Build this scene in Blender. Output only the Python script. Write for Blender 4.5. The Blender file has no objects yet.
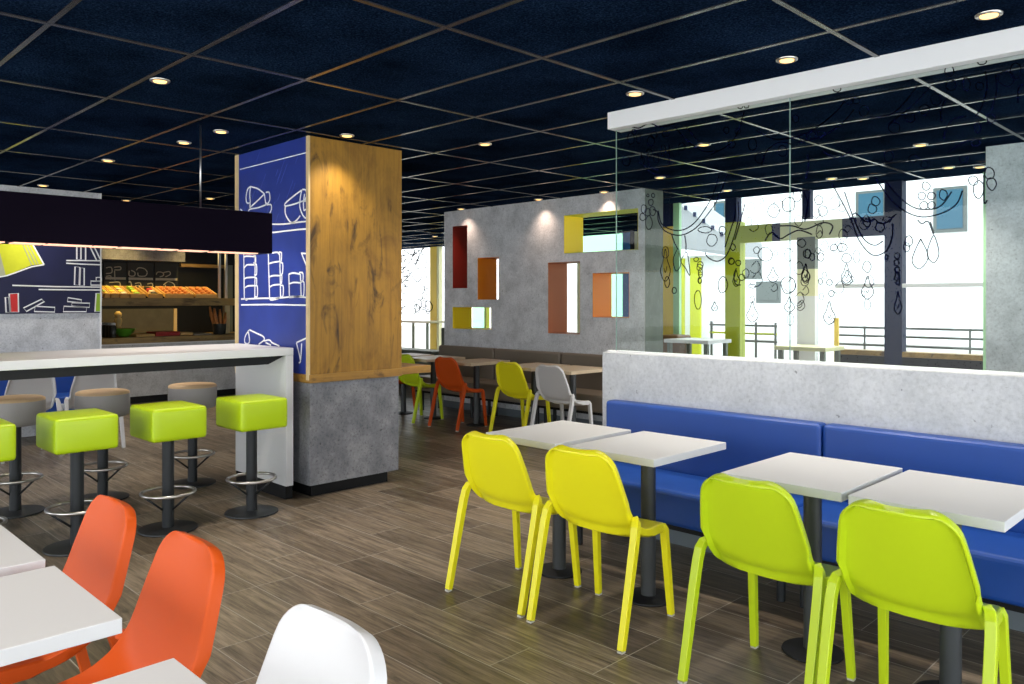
import bpy, bmesh, math, random
from mathutils import Vector, Matrix
random.seed(7)
S = bpy.context.scene
COL = S.collection
PI = math.pi
R2 = math.sqrt(.5)
EYE = 1.44
CEIL = 2.64

# ------------------------------------------------------------------ survey of the photo: pixel -> point on a real plane
def at_y(u, v, Y):
    r = (u - 512) / 800.; d = Y / ((r + 1) * R2)
    return ((r - 1) * d * R2, Y, EYE - (v - 300.5) * d / 800.)
def at_x(u, v, X):
    r = (u - 512) / 800.; d = X / ((r - 1) * R2)
    return (X, (r + 1) * d * R2, EYE - (v - 300.5) * d / 800.)
def at_z(u, v, Z):
    d = 800. * (EYE - Z) / (v - 300.5); l = (u - 512) / 800. * d
    return ((l - d) * R2, (l + d) * R2, Z)

# ------------------------------------------------------------------ materials
def new_mat(name):
    m = bpy.data.materials.new(name); m.use_nodes = True
    nt = m.node_tree; b = nt.nodes['Principled BSDF']
    return m, nt, b
def plain(name, col, rough=.5, metal=0., spec=.5, bump=0., bscale=200., var=0., vscale=6., coat=0.):
    m, nt, b = new_mat(name)
    b.inputs['Base Color'].default_value = (*col, 1)
    b.inputs['Roughness'].default_value = rough
    b.inputs['Metallic'].default_value = metal
    b.inputs['Specular IOR Level'].default_value = spec
    b.inputs['Coat Weight'].default_value = coat
    tc = nt.nodes.new('ShaderNodeTexCoord')
    if var > 0:
        n = nt.nodes.new('ShaderNodeTexNoise'); n.inputs['Scale'].default_value = vscale; n.inputs['Detail'].default_value = 5
        nt.links.new(tc.outputs['Object'], n.inputs['Vector'])
        mx = nt.nodes.new('ShaderNodeMix'); mx.data_type = 'RGBA'
        mx.inputs[6].default_value = (*[c * (1 - var) for c in col], 1); mx.inputs[7].default_value = (*[min(1, c * (1 + var)) for c in col], 1)
        nt.links.new(n.outputs['Fac'], mx.inputs[0]); nt.links.new(mx.outputs[2], b.inputs['Base Color'])
    if bump > 0:
        n2 = nt.nodes.new('ShaderNodeTexNoise'); n2.inputs['Scale'].default_value = bscale; n2.inputs['Detail'].default_value = 4
        nt.links.new(tc.outputs['Object'], n2.inputs['Vector'])
        bp = nt.nodes.new('ShaderNodeBump'); bp.inputs['Strength'].default_value = bump; bp.inputs['Distance'].default_value = .004
        nt.links.new(n2.outputs['Fac'], bp.inputs['Height']); nt.links.new(bp.outputs['Normal'], b.inputs['Normal'])
    return m
def ramp(nt, fac, stops):
    r = nt.nodes.new('ShaderNodeValToRGB'); e = r.color_ramp.elements
    while len(e) < len(stops): e.new(.5)
    for i, (p, c) in enumerate(stops): e[i].position = p; e[i].color = (*c, 1)
    nt.links.new(fac, r.inputs['Fac']); return r.outputs['Color']
def mapping(nt, scale=(1, 1, 1), loc=(0, 0, 0), rot=(0, 0, 0)):
    tc = nt.nodes.new('ShaderNodeTexCoord'); mp = nt.nodes.new('ShaderNodeMapping')
    mp.inputs['Scale'].default_value = scale; mp.inputs['Location'].default_value = loc; mp.inputs['Rotation'].default_value = rot
    nt.links.new(tc.outputs['Object'], mp.inputs['Vector']); return mp.outputs['Vector']
def noise(nt, vec, scale, detail=6, rough=.6, dist=0.):
    n = nt.nodes.new('ShaderNodeTexNoise'); n.inputs['Scale'].default_value = scale; n.inputs['Detail'].default_value = detail
    n.inputs['Roughness'].default_value = rough; n.inputs['Distortion'].default_value = dist
    nt.links.new(vec, n.inputs['Vector']); return n.outputs['Fac']
def mix(nt, fac, a, b, mode='MIX'):
    mx = nt.nodes.new('ShaderNodeMix'); mx.data_type = 'RGBA'; mx.blend_type = mode
    for sock, val in ((mx.inputs[0], fac), (mx.inputs[6], a), (mx.inputs[7], b)):
        if hasattr(val, 'is_output'): nt.links.new(val, sock)
        elif isinstance(val, (int, float)): sock.default_value = val
        else: sock.default_value = (*val, 1)
    return mx.outputs[2]

def concrete(name, lo, mid, hi, scale=1., grain=.72):
    m, nt, b = new_mat(name)
    v = mapping(nt)
    f1 = noise(nt, v, 3.2 * scale, 8, .68)
    f2 = noise(nt, v, 38 * scale, 6, .75)
    c = ramp(nt, f1, [(.28, lo), (.5, mid), (.72, hi)])
    g = ramp(nt, f2, [(.28, (grain,) * 3), (.46, (.95,) * 3), (.7, (1.12,) * 3)])
    c = mix(nt, 1., c, g, 'MULTIPLY')
    f3 = noise(nt, v, 21 * scale, 3, .5)
    pits = ramp(nt, f3, [(.25, (.45,) * 3), (.30, (1,) * 3)])
    c = mix(nt, 1., c, pits, 'MULTIPLY')
    nt.links.new(c, b.inputs['Base Color']); b.inputs['Roughness'].default_value = .55
    return m
def oak(name, a, bb, dark, along='z'):
    m, nt, b = new_mat(name)
    sc = {'z': (9, 9, .8), 'y': (9, .8, 9), 'x': (.8, 9, 9)}[along]
    v = mapping(nt, sc)
    f = noise(nt, v, 1.6, 7, .65, .6)
    c = ramp(nt, f, [(.3, bb), (.5, a), (.7, tuple(x * 1.12 for x in a))])
    v2 = mapping(nt, {'z': (40, 40, 1.3), 'y': (40, 1.3, 40), 'x': (1.3, 40, 40)}[along])
    g = noise(nt, v2, 1.5, 5, .6)
    c = mix(nt, 1., c, ramp(nt, g, [(.35, (.86,) * 3), (.6, (1.05,) * 3)]), 'MULTIPLY')
    v3 = mapping(nt, {'z': (5.5, 5.5, 2.0), 'y': (5.5, 2., 5.5), 'x': (2., 5.5, 5.5)}[along], (.37, .21, .4))
    k = noise(nt, v3, 1.15, 4, .6, 1.1)
    c = mix(nt, ramp(nt, k, [(.575, (0, 0, 0)), (.70, (.9, .9, .9))]), c, dark)
    v4 = mapping(nt, {'z': (3.2, 3.2, 1.6), 'y': (3.2, 1.6, 3.2), 'x': (1.6, 3.2, 3.2)}[along], (1.7, .3, .9))
    bl = noise(nt, v4, 1.3, 6, .7, .8)
    c = mix(nt, 1., c, ramp(nt, bl, [(.3, (.62, .58, .55)), (.5, (1., 1., 1.)), (.7, (1.18, 1.16, 1.05))]), 'MULTIPLY')
    nt.links.new(c, b.inputs['Base Color']); b.inputs['Roughness'].default_value = .5
    return m
def floor_mat():
    m, nt, b = new_mat('plank_tiles')
    v = mapping(nt, loc=(.16, -.0938, 0))
    br = nt.nodes.new('ShaderNodeTexBrick')
    br.offset = .37; br.offset_frequency = 3; br.squash = 1.
    br.inputs['Scale'].default_value = 1.; br.inputs['Mortar Size'].default_value = .0022; br.inputs['Mortar Smooth'].default_value = .1
    br.inputs['Brick Width'].default_value = .9; br.inputs['Row Height'].default_value = .2304; br.inputs['Bias'].default_value = 0.
    br.inputs['Color1'].default_value = (0, 0, 0, 1); br.inputs['Color2'].default_value = (1, 1, 1, 1); br.inputs['Mortar'].default_value = (.5, .5, .5, 1)
    nt.links.new(v, br.inputs['Vector'])
    tone = ramp(nt, br.outputs['Color'], [(0., (.100, .075, .050)), (.5, (.172, .134, .093)), (1., (.255, .202, .144))])
    # grain differs from plank to plank: offset by the plank's own value
    tc = nt.nodes.new('ShaderNodeTexCoord')
    add = nt.nodes.new('ShaderNodeVectorMath'); add.operation = 'MULTIPLY_ADD'
    nt.links.new(br.outputs['Color'], add.inputs[0]); add.inputs[1].default_value = (7.3, 3.1, 5.); nt.links.new(tc.outputs['Object'], add.inputs[2])
    mp = nt.nodes.new('ShaderNodeMapping'); mp.inputs['Scale'].default_value = (1.6, 16, 1); nt.links.new(add.outputs[0], mp.inputs['Vector'])
    g = noise(nt, mp.outputs['Vector'], 1.5, 9, .72, .9)
    c = mix(nt, 1., tone, ramp(nt, g, [(.30, (.32, .30, .28)), (.44, (.80, .79, .78)), (.56, (1.12,) * 3), (.72, (1.5,) * 3)]), 'MULTIPLY')
    mp2 = nt.nodes.new('ShaderNodeMapping'); mp2.inputs['Scale'].default_value = (2.4, 70, 1); nt.links.new(add.outputs[0], mp2.inputs['Vector'])
    g2 = noise(nt, mp2.outputs['Vector'], 1.2, 6, .7)
    c = mix(nt, 1., c, ramp(nt, g2, [(.36, (.55,) * 3), (.6, (1.18,) * 3)]), 'MULTIPLY')
    mp3 = nt.nodes.new('ShaderNodeMapping'); mp3.inputs['Scale'].default_value = (2.2, 6, 1); nt.links.new(add.outputs[0], mp3.inputs['Vector'])
    kn = noise(nt, mp3.outputs['Vector'], 1.4, 3, .5, 1.2)
    c = mix(nt, ramp(nt, kn, [(.66, (0,) * 3), (.78, (.75,) * 3)]), c, (.035, .026, .02))
    c = mix(nt, br.outputs['Fac'], c, (.40, .37, .32))
    nt.links.new(c, b.inputs['Base Color'])
    b.inputs['Roughness'].default_value = .36
    rr = ramp(nt, g, [(.3, (.46,) * 3), (.7, (.30,) * 3)]); nt.links.new(rr, b.inputs['Roughness'])
    bp = nt.nodes.new('ShaderNodeBump'); bp.inputs['Strength'].default_value = .25; bp.inputs['Distance'].default_value = .002
    nt.links.new(g2, bp.inputs['Height']); nt.links.new(bp.outputs['Normal'], b.inputs['Normal'])
    return m
def tile_mat():
    m, nt, b = new_mat('navy_acoustic_tile')
    v = mapping(nt)
    f = noise(nt, v, 95, 3, .8)
    f2 = noise(nt, v, 1.5, 5, .6)
    c = ramp(nt, f, [(.32, (.002, .005, .014)), (.52, (.007, .017, .042)), (.72, (.026, .054, .115))])
    c = mix(nt, 1., c, ramp(nt, f2, [(.32, (.38,) * 3), (.68, (1.15,) * 3)]), 'MULTIPLY')
    nt.links.new(c, b.inputs['Base Color']); b.inputs['Roughness'].default_value = 1.; b.inputs['Specular IOR Level'].default_value = 0.
    bp = nt.nodes.new('ShaderNodeBump'); bp.inputs['Strength'].default_value = .6; bp.inputs['Distance'].default_value = .004
    nt.links.new(f, bp.inputs['Height']); nt.links.new(bp.outputs['Normal'], b.inputs['Normal'])
    return m
def glass_mat(name, tint=(.97, .99, .98), refl=1.):
    m, nt, b = new_mat(name); nt.nodes.remove(b)
    out = nt.nodes['Material Output']
    t = nt.nodes.new('ShaderNodeBsdfTransparent'); t.inputs['Color'].default_value = (*tint, 1)
    g = nt.nodes.new('ShaderNodeBsdfGlossy'); g.inputs['Roughness'].default_value = 0.; g.inputs['Color'].default_value = (refl,) * 3 + (1,)
    fr = nt.nodes.new('ShaderNodeFresnel'); fr.inputs['IOR'].default_value = 1.45
    mx = nt.nodes.new('ShaderNodeMixShader')
    ge = nt.nodes.new('ShaderNodeNewGeometry'); mu_ = nt.nodes.new('ShaderNodeMath'); mu_.operation = 'SUBTRACT'; mu_.use_clamp = True
    nt.links.new(fr.outputs[0], mu_.inputs[0]); nt.links.new(ge.outputs['Backfacing'], mu_.inputs[1])   # inner faces do not mirror
    nt.links.new(mu_.outputs[0], mx.inputs[0]); nt.links.new(t.outputs[0], mx.inputs[1]); nt.links.new(g.outputs[0], mx.inputs[2])
    nt.links.new(mx.outputs[0], out.inputs['Surface']); return m
def ink_mat(name, col, alpha):
    m, nt, b = new_mat(name)
    b.inputs['Base Color'].default_value = (*col, 1); b.inputs['Alpha'].default_value = alpha; b.inputs['Roughness'].default_value = .9; b.inputs['Specular IOR Level'].default_value = 0.
    return m
def emit(name, col, s):
    m, nt, b = new_mat(name); b.inputs['Base Color'].default_value = (*col, 1)
    b.inputs['Emission Color'].default_value = (*col, 1); b.inputs['Emission Strength'].default_value = s
    return m

M = {}
M['floor'] = floor_mat()
M['tile'] = tile_mat()
M['grid'] = plain('ceiling_grid_metal', (.026, .026, .032), .22, 0., .5)
M['concrete'] = concrete('grey_stone_laminate', (.44, .455, .475), (.62, .635, .66), (.77, .785, .81), 1.5, .55)
M['concrete_light'] = concrete('pale_stone_laminate', (.46, .475, .49), (.56, .57, .585), (.65, .66, .67), 1.2)
M['concrete_dark'] = concrete('pillar_stone_laminate', (.115, .12, .14), (.20, .205, .225), (.32, .325, .34), 1.5, .22)
M['oak'] = oak('rustic_oak', (.33, .168, .018), (.22, .103, .011), (.038, .018, .005), 'z')
M['oak_y'] = oak('oak_board', (.36, .19, .035), (.25, .125, .02), (.07, .035, .012), 'y')
M['oak_pale'] = plain('oak_edge', (.62, .47, .25), .5, var=.12, vscale=14)
M['shelf_wood'] = oak('buffet_wood', (.30, .19, .055), (.20, .12, .03), (.06, .03, .01), 'y')
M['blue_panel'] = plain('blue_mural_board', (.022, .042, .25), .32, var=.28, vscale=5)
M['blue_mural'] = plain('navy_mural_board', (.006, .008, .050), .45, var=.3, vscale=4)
M['chalk'] = plain('white_paint_line', (.85, .86, .88), .7)
M['mural_yellow'] = plain('mural_yellow_green', (.62, .66, .02), .6, var=.15, vscale=9)
M['mural_grey'] = plain('mural_pale_green', (.42, .45, .30), .6, var=.2, vscale=9)
M['mural_red'] = plain('mural_red', (.65, .03, .03), .6)
M['mural_green'] = plain('mural_green', (.30, .50, .03), .6)
M['white'] = plain('white_laminate', (.69, .695, .705), .38, bump=.02, bscale=90)
M['white_edge'] = plain('white_painted_board', (.80, .81, .82), .45)
M['black'] = plain('black_powder_coat', (.006, .0065, .0075), .5, 0, .25, bump=.05, bscale=300)
M['char'] = plain('charcoal_metal', (.022, .025, .028), .42, .2, .35, bump=.04, bscale=300)
M['pole'] = plain('grey_metal_pole', (.055, .060, .064), .4, .2, .4)
M['chrome'] = plain('brushed_steel', (.55, .53, .50), .28, 1.)
M['yellow'] = plain('yellow_polypropylene', (.90, .83, .012), .36, bump=.03, bscale=260)
M['lime'] = plain('lime_polypropylene', (.54, .70, .012), .36, bump=.03, bscale=260)
M['orange'] = plain('orange_polypropylene', (.58, .080, .008), .48, 0, .22, bump=.03, bscale=260)
M['whitepp'] = plain('white_polypropylene', (.62, .62, .63), .38, bump=.03, bscale=260)
M['limevinyl'] = plain('lime_vinyl', (.46, .64, .004), .35, bump=.08, bscale=120)
M['bluevinyl'] = plain('royal_blue_vinyl', (.010, .066, .33), .40, bump=.08, bscale=130, var=.12, vscale=5)
M['taupe'] = plain('taupe_vinyl', (.20, .165, .125), .45, bump=.08, bscale=130)
M['greyvinyl'] = plain('grey_vinyl', (.33, .31, .30), .5, bump=.06, bscale=130)
M['beige'] = plain('warm_lit_vinyl', (.55, .38, .22), .5, bump=.06, bscale=130)  # beige stands in for warm strip light on the stool tops
M['beigetop'] = plain('beige_laminate', (.58, .46, .31), .35)
M['purple'] = plain('dark_aubergine_lacquer', (.003, .001, .006), .5, 0, .04)
M['skirt'] = plain('grey_blue_skirting', (.14, .17, .19), .45)
M['c_red'] = plain('red_reveal', (.26, .016, .008), .5)
M['c_orange'] = plain('orange_reveal', (.74, .24, .006), .5)
M['c_brown'] = plain('rust_reveal', (.42, .12, .035), .5)
M['c_yellow'] = plain('yellow_reveal', (.92, .70, .004), .5)
M['c_lime'] = plain('lime_reveal', (.70, .74, .06), .5)
M['f_lime'] = plain('lime_frame', (.36, .42, .004), .45)
M['f_yellow'] = plain('yellow_frame', (.85, .60, .08), .45)
M['f_cream'] = plain('cream_frame', (.80, .78, .45), .5)
M['f_navy'] = plain('navy_frame', (.006, .012, .045), .6, 0, .2)
M['f_olive'] = plain('olive_grey_frame', (.16, .18, .14), .5)
M['f_endwall'] = concrete('dark_olive_toned_stone', (.07, .085, .065), (.105, .125, .10), (.15, .17, .14), 1.4)  # grey wall's stone, toned darker and olive for its end faces
M['f_green'] = plain('pale_green_frame', (.42, .72, .40), .4)
M['f_blue'] = plain('blue_frame', (.03, .20, .60), .4)
M['glass'] = glass_mat('clear_glass', (.90, .945, .94), .4)
M['winglass'] = glass_mat('window_glass', (.98, .99, .99), .5)
M['greenglass'] = glass_mat('pale_green_glass', (.58, .84, .68), .5)
M['edgeglass'] = plain('glass_edge', (.16, .24, .21), .4, 0., .3)
M['ink'] = ink_mat('navy_ink', (.001, .002, .018), .64)
M['inkblack'] = ink_mat('black_ink', (.006, .006, .01), .85)
M['render'] = plain('white_render', (.86, .87, .88), .8, var=.03)
M['render_grey'] = plain('grey_render', (.10, .115, .11), .8)
M['roof_grey'] = plain('pale_roof', (.30, .31, .32), .8)
M['ext_lime'] = plain('lime_facade_panel', (.55, .58, .02), .6)
M['ext_ground'] = plain('terrace_paving', (.42, .40, .37), .8, var=.15)
M['ext_glass'] = plain('blue_window_pane', (.035, .10, .15), .6, 0, .15)
M['rail'] = plain('dark_rail', (.10, .10, .09), .5, .3)
M['brown'] = plain('brown_wood', (.16, .075, .02), .5)
M['film'] = plain('frosted_strip', (.60, .62, .64), .6)
M['lamp'] = emit('warm_lamp', (1., .58, .20), 1.7)
M['led'] = emit('warm_led', (1., .52, .36), .8)
M['board'] = plain('chalkboard', (.012, .014, .012), .6, var=.3)
M['chalkpale'] = plain('pale_chalk', (.50, .46, .36), .8)
M['bread'] = plain('crust', (.55, .20, .045), .6, var=.45, vscale=30)
M['crate'] = plain('crate_wood', (.62, .38, .12), .6, var=.2, vscale=20)
M['binyellow'] = plain('yellow_packets', (.80, .62, .03), .5)
M['bingreen'] = plain('green_packets', (.28, .50, .04), .5)
M['binwhite'] = plain('white_packets', (.70, .60, .50), .5)
M['binorange'] = plain('orange_packets', (.80, .42, .04), .5)
M['bowlgreen'] = plain('green_bowl', (.12, .40, .03), .35)
M['bottle'] = plain('pale_wood_mill', (.62, .45, .17), .4)
M['jar'] = plain('dark_jar', (.03, .03, .025), .3)
M['redtray'] = plain('red_cloth', (.40, .015, .01), .6)
M['splash'] = plain('dark_splashback', (.075, .07, .05), .6, var=.35, vscale=8)
M['steelgrey'] = plain('grey_worktop', (.24, .22, .18), .4)

# ------------------------------------------------------------------ mesh builder
class MB:
    def __init__(s): s.v = []; s.f = []; s.m = []; s.sm = []; s.mats = []
    def mi(s, mat):
        if mat not in s.mats: s.mats.append(mat)
        return s.mats.index(mat)
    def add(s, vs, fs, mat, smooth=False):
        o = len(s.v); s.v += [tuple(p) for p in vs]; k = s.mi(mat)
        for f in fs: s.f.append(tuple(i + o for i in f)); s.m.append(k); s.sm.append(smooth)
    def box(s, a, b, mat):
        x0, x1 = sorted((a[0], b[0])); y0, y1 = sorted((a[1], b[1])); z0, z1 = sorted((a[2], b[2]))
        s.add([(x0, y0, z0), (x1, y0, z0), (x1, y1, z0), (x0, y1, z0), (x0, y0, z1), (x1, y0, z1), (x1, y1, z1), (x0, y1, z1)],
              [(0, 3, 2, 1), (4, 5, 6, 7), (0, 1, 5, 4), (1, 2, 6, 5), (2, 3, 7, 6), (3, 0, 4, 7)], mat)
    def prism(s, poly, off, mat):
        n = len(poly); off = Vector(off)
        vs = [Vector(p) for p in poly] + [Vector(p) + off for p in poly]
        s.add(vs, [tuple(range(n - 1, -1, -1)), tuple(range(n, 2 * n))] + [(i, (i + 1) % n, n + (i + 1) % n, n + i) for i in range(n)], mat)
    def lathe(s, prof, mat, seg=32, c=(0, 0, 0), smooth=True):
        vs = []; fs = []
        for r, z in prof:
            for k in range(seg):
                a = 2 * PI * k / seg; vs.append((c[0] + r * math.cos(a), c[1] + r * math.sin(a), c[2] + z))
        for i in range(len(prof) - 1):
            for k in range(seg):
                k2 = (k + 1) % seg; fs.append((i * seg + k, i * seg + k2, (i + 1) * seg + k2, (i + 1) * seg + k))
        fs.append(tuple(range(seg - 1, -1, -1))); fs.append(tuple((len(prof) - 1) * seg + k for k in range(seg)))
        s.add(vs, fs, mat, smooth)
    def sweep(s, pts, sizes, mat, seg=4, smooth=False, up=(0, 0, 1), closed=False):
        """section swept along a path; seg 4 gives a square bar (size = half width), more gives a tube"""
        P = [Vector(p) for p in pts]; n = len(P); vs = []; fs = []
        if not hasattr(sizes, '__len__'): sizes = [sizes] * n
        upv = Vector(up)
        for i in range(n):
            if closed: t = P[(i + 1) % n] - P[i - 1]
            else: t = P[min(i + 1, n - 1)] - P[max(i - 1, 0)]
            t.normalize()
            a = t.cross(upv)
            if a.length < 1e-4: a = t.cross(Vector((1, 0, 0)))
            a.normalize(); b = a.cross(t).normalized()
            for k in range(seg):
                an = 2 * PI * k / seg + (PI / 4 if seg == 4 else 0); q = sizes[i] * (math.sqrt(2) if seg == 4 else 1)
                vs.append(P[i] + a * math.cos(an) * q + b * math.sin(an) * q)
        for i in range(n if closed else n - 1):
            for k in range(seg):
                k2 = (k + 1) % seg; j = (i + 1) % n
                fs.append((i * seg + k, i * seg + k2, j * seg + k2, j * seg + k))
        if not closed: fs.append(tuple(range(seg - 1, -1, -1))); fs.append(tuple((n - 1) * seg + k for k in range(seg)))
        s.add(vs, fs, mat, smooth)
    def ribbon(s, pts, nrm, w, mat, lift=.002, closed=False, smoothen=True):
        """flat painted stroke lying on a surface"""
        N = Vector(nrm).normalized(); P = [Vector(p) for p in pts]
        if smoothen and len(P) > 2: P = catmull(P, closed, 5)
        n = len(P); vs = []; fs = []
        for i in range(n):
            if closed: t = P[(i + 1) % n] - P[i - 1]
            else: t = P[min(i + 1, n - 1)] - P[max(i - 1, 0)]
            if t.length < 1e-9: t = Vector((0, 0, 1))
            t.normalize(); a = N.cross(t).normalized() * w / 2
            for q in (-a, a): vs += [P[i] + q + N * lift, P[i] + q + N * lift * .2]
        for i in range(n if closed else n - 1):
            j = (i + 1) % n; a, b = i * 4, j * 4
            fs += [(a, a + 2, b + 2, b), (a + 1, b + 1, b + 3, a + 3), (a, b, b + 1, a + 1), (a + 2, a + 3, b + 3, b + 2)]
        s.add(vs, fs, mat)
    def build(s, name, parent=None, bevel=0., seg=2, sharp=None, kind=None, loc=None):
        me = bpy.data.meshes.new(name); me.from_pydata(s.v, [], s.f); me.update()
        for m in s.mats: me.materials.append(m)
        for p, k, q in zip(me.polygons, s.m, s.sm): p.material_index = k; p.use_smooth = q
        bm = bmesh.new(); bm.from_mesh(me); bmesh.ops.recalc_face_normals(bm, faces=bm.faces); bm.to_mesh(me); bm.free()
        if sharp is not None: me.set_sharp_from_angle(angle=math.radians(sharp))
        o = bpy.data.objects.new(name, me); COL.objects.link(o)
        if parent is not None: o.parent = parent
        if loc: o.location = loc
        if bevel > 0:
            b = o.modifiers.new('bevel', 'BEVEL'); b.width = bevel; b.segments = seg; b.limit_method = 'ANGLE'; b.angle_limit = math.radians(40)
            b.harden_normals = False
        if kind: o['kind'] = kind
        return o
def catmull(P, closed=False, k=5):
    out = []; n = len(P)
    for i in range(n if closed else n - 1):
        p0 = P[i - 1] if (closed or i > 0) else P[0]; p1 = P[i]; p2 = P[(i + 1) % n]
        p3 = P[(i + 2) % n] if (closed or i + 2 < n) else P[-1]
        for j in range(k):
            t = j / k
            out.append(.5 * ((2 * p1) + (p2 - p0) * t + (2 * p0 - 5 * p1 + 4 * p2 - p3) * t * t + (3 * p1 - p0 - 3 * p2 + p3) * t ** 3))
    if not closed: out.append(P[-1].copy())
    return out
def thing(name, label, cat, loc=(0, 0, 0), rz=0., group=None):
    o = bpy.data.objects.new(name, None); COL.objects.link(o); o.empty_display_size = .1
    o.location = loc; o.rotation_euler = (0, 0, rz); o['label'] = label; o['category'] = cat
    if group: o['group'] = group
    return o
def tag(o, label, cat, group=None, kind=None):
    o['label'] = label; o['category'] = cat
    if group: o['group'] = group
    if kind: o['kind'] = kind
    return o
def dup(root, loc, rz, label, group=None, swap=None):
    def cp(o, par):
        c = o.copy(); COL.objects.link(c)
        if par is not None: c.parent = par
        if swap and c.type == 'MESH' and len(c.data.materials) and c.data.materials[0] in swap:
            c.data = swapped(c.data, swap)
        for ch in list(o.children): cp(ch, c)
        return c
    r = cp(root, None); r.location = loc; r.rotation_euler = (0, 0, rz); r['label'] = label
    if group: r['group'] = group
    return r
_sw = {}
def swapped(me, swap):
    m0 = me.materials[0]; key = (me.name, swap[m0].name)
    if key not in _sw:
        n = me.copy(); n.materials[0] = swap[m0]; _sw[key] = n
    return _sw[key]

# ================================================================== THE SETTING
XE, YS = 2.8, -3.0          # the room is open to daylight on the two sides behind the photographer
GWY0, GWY1 = 7.03, 7.366    # grey wall with the coloured openings
GX0, GX1 = -8.33, -5.026
FY = 8.4                    # window wall
FARY = 11.4                 # window wall of the far bay
JX = -5.62
LX = -9.6                   # wall with the book mural
KX = -12.6
JX2 = -7.9
b = MB(); b.prism([(-16.5, YS, -.1), (XE, YS, -.1), (XE, FY + .2, -.1), (JX, FY + .2, -.1), (JX2, FARY + .2, -.1), (-16.5, FARY + .2, -.1)], (0, 0, .1), M['floor']); b.build('floor', kind='structure')
b = MB()
b.prism([(-16.5, YS, CEIL), (XE, YS, CEIL), (XE, FY + .1, CEIL), (JX, FY + .1, CEIL), (JX2, FARY + .1, CEIL), (-16.5, FARY + .1, CEIL)], (0, 0, .2), M['tile'])
ceil = b.build('ceiling', kind='structure')
g = MB()
xs = [-2.684 + 1.176 * k for k in range(-12, 5)]; ys = [1.03 + .622 * k for k in range(-7, 17)]
for x in xs:
    if -16.4 < x < XE: g.box((x - .012, YS, CEIL - .006), (x + .012, (FARY if x < JX2 else FY), CEIL + .002), M['grid'])
for y in ys:
    if YS < y < FARY: g.box((-16.4, y - .012, CEIL - .005), ((XE if y < FY else JX + (y - FY) / (FARY - FY) * (JX2 - JX)), y + .012, CEIL + .002), M['grid'])
g.build('ceiling_grid', ceil, kind='structure')

# grey wall with coloured cut-outs --------------------------------------------------------------
cuts = []   # x0 x1 z0 z1 reveal
def cut(u0, u1, v0l, v1l, mats):
    a = at_y(u0, v0l, GWY0); c = at_y(u0, v1l, GWY0); e = at_y(u1, v0l, GWY0)
    cuts.append((a[0], e[0], c[2], a[2], mats))
cut(452.9, 467.3, 226.5, 288.3, M['c_red'])
cut(477.8, 499.0, 258.0, 299.6, M['c_orange'])
cut(452.9, 491.3, 307.0, 328.4, M['c_yellow'])
cut(548.3, 580.0, 262.7, 333.2, M['c_brown'])
cut(564.2, 638.2, 215.5, 253.5, M['c_yellow'])
cut(592.8, 629.2, 273.2, 317.2, M['c_orange'])
w = MB()
xc = sorted({GX0, GX1, *[c[0] for c in cuts], *[c[1] for c in cuts]}); zc = sorted({0., CEIL, *[c[2] for c in cuts], *[c[3] for c in cuts]})
def is_open(x, z): return any(c[0] < x < c[1] and c[2] < z < c[3] for c in cuts)
for i in range(len(xc) - 1):        # merge free cells of a column into tall blocks
    xm = (xc[i] + xc[i + 1]) / 2; j = 0
    while j < len(zc) - 1:
        if is_open(xm, (zc[j] + zc[j + 1]) / 2): j += 1; continue
        k = j
        while k + 1 < len(zc) - 1 and not is_open(xm, (zc[k + 1] + zc[k + 2]) / 2): k += 1
        for yy, flip in ((GWY0, 0), (GWY1, 1)):
            q = [(xc[i], yy, zc[j]), (xc[i + 1], yy, zc[j]), (xc[i + 1], yy, zc[k + 1]), (xc[i], yy, zc[k + 1])]
            w.add(q, [(3, 2, 1, 0) if flip else (0, 1, 2, 3)], M['concrete'])
        j = k + 1
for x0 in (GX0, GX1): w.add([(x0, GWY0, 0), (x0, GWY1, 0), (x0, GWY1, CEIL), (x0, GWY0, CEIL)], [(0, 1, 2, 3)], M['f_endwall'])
gw = w.build('wall_back', kind='structure')
for x0, x1, z0, z1, m in cuts:
    t = .003; r = MB(); y0, y1 = GWY0 - .003, GWY1 + .003
    top = M['c_lime'] if (m is M['c_yellow'] and x1 - x0 > .9) else m
    r.box((x0, y0, z0), (x0 + t, y1, z1), m); r.box((x1 - t, y0, z0), (x1, y1, z1), m)
    r.box((x0, y0, z0), (x1, y1, z0 + t), top); r.box((x0, y0, z1 - t), (x1, y1, z1), top)
    r.build('opening_lining', gw, kind='structure')
b = MB(); b.box((GX0, GWY0 - .012, 0), (GX1, GWY0 - .0005, .09), M['skirt']); b.build('baseboard_back', kind='structure')
# right-hand continuation
b = MB(); b.box((-1.80, GWY0, 0), (XE, GWY1, CEIL), M['concrete']); b.build('wall_right', kind='structure')
# mural wall on the left and kitchen back wall
b = MB(); b.box((LX - .35, YS, 0), (LX, 3.085, CEIL), M['concrete']); wl = b.build('wall_left', kind='structure')
b = MB(); b.box((KX - .15, 3.085, 0), (KX, 8.2, CEIL), M['black']); b.box((KX - .15, 3.085, 0), (LX - .36, 2.95, CEIL), M['black']); b.build('wall_kitchen', kind='structure')
b = MB(); b.box((KX - .15, 8.2, 0), (-11.2, 8.32, CEIL), M['concrete_dark']); b.build('wall_far', kind='structure')

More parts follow.
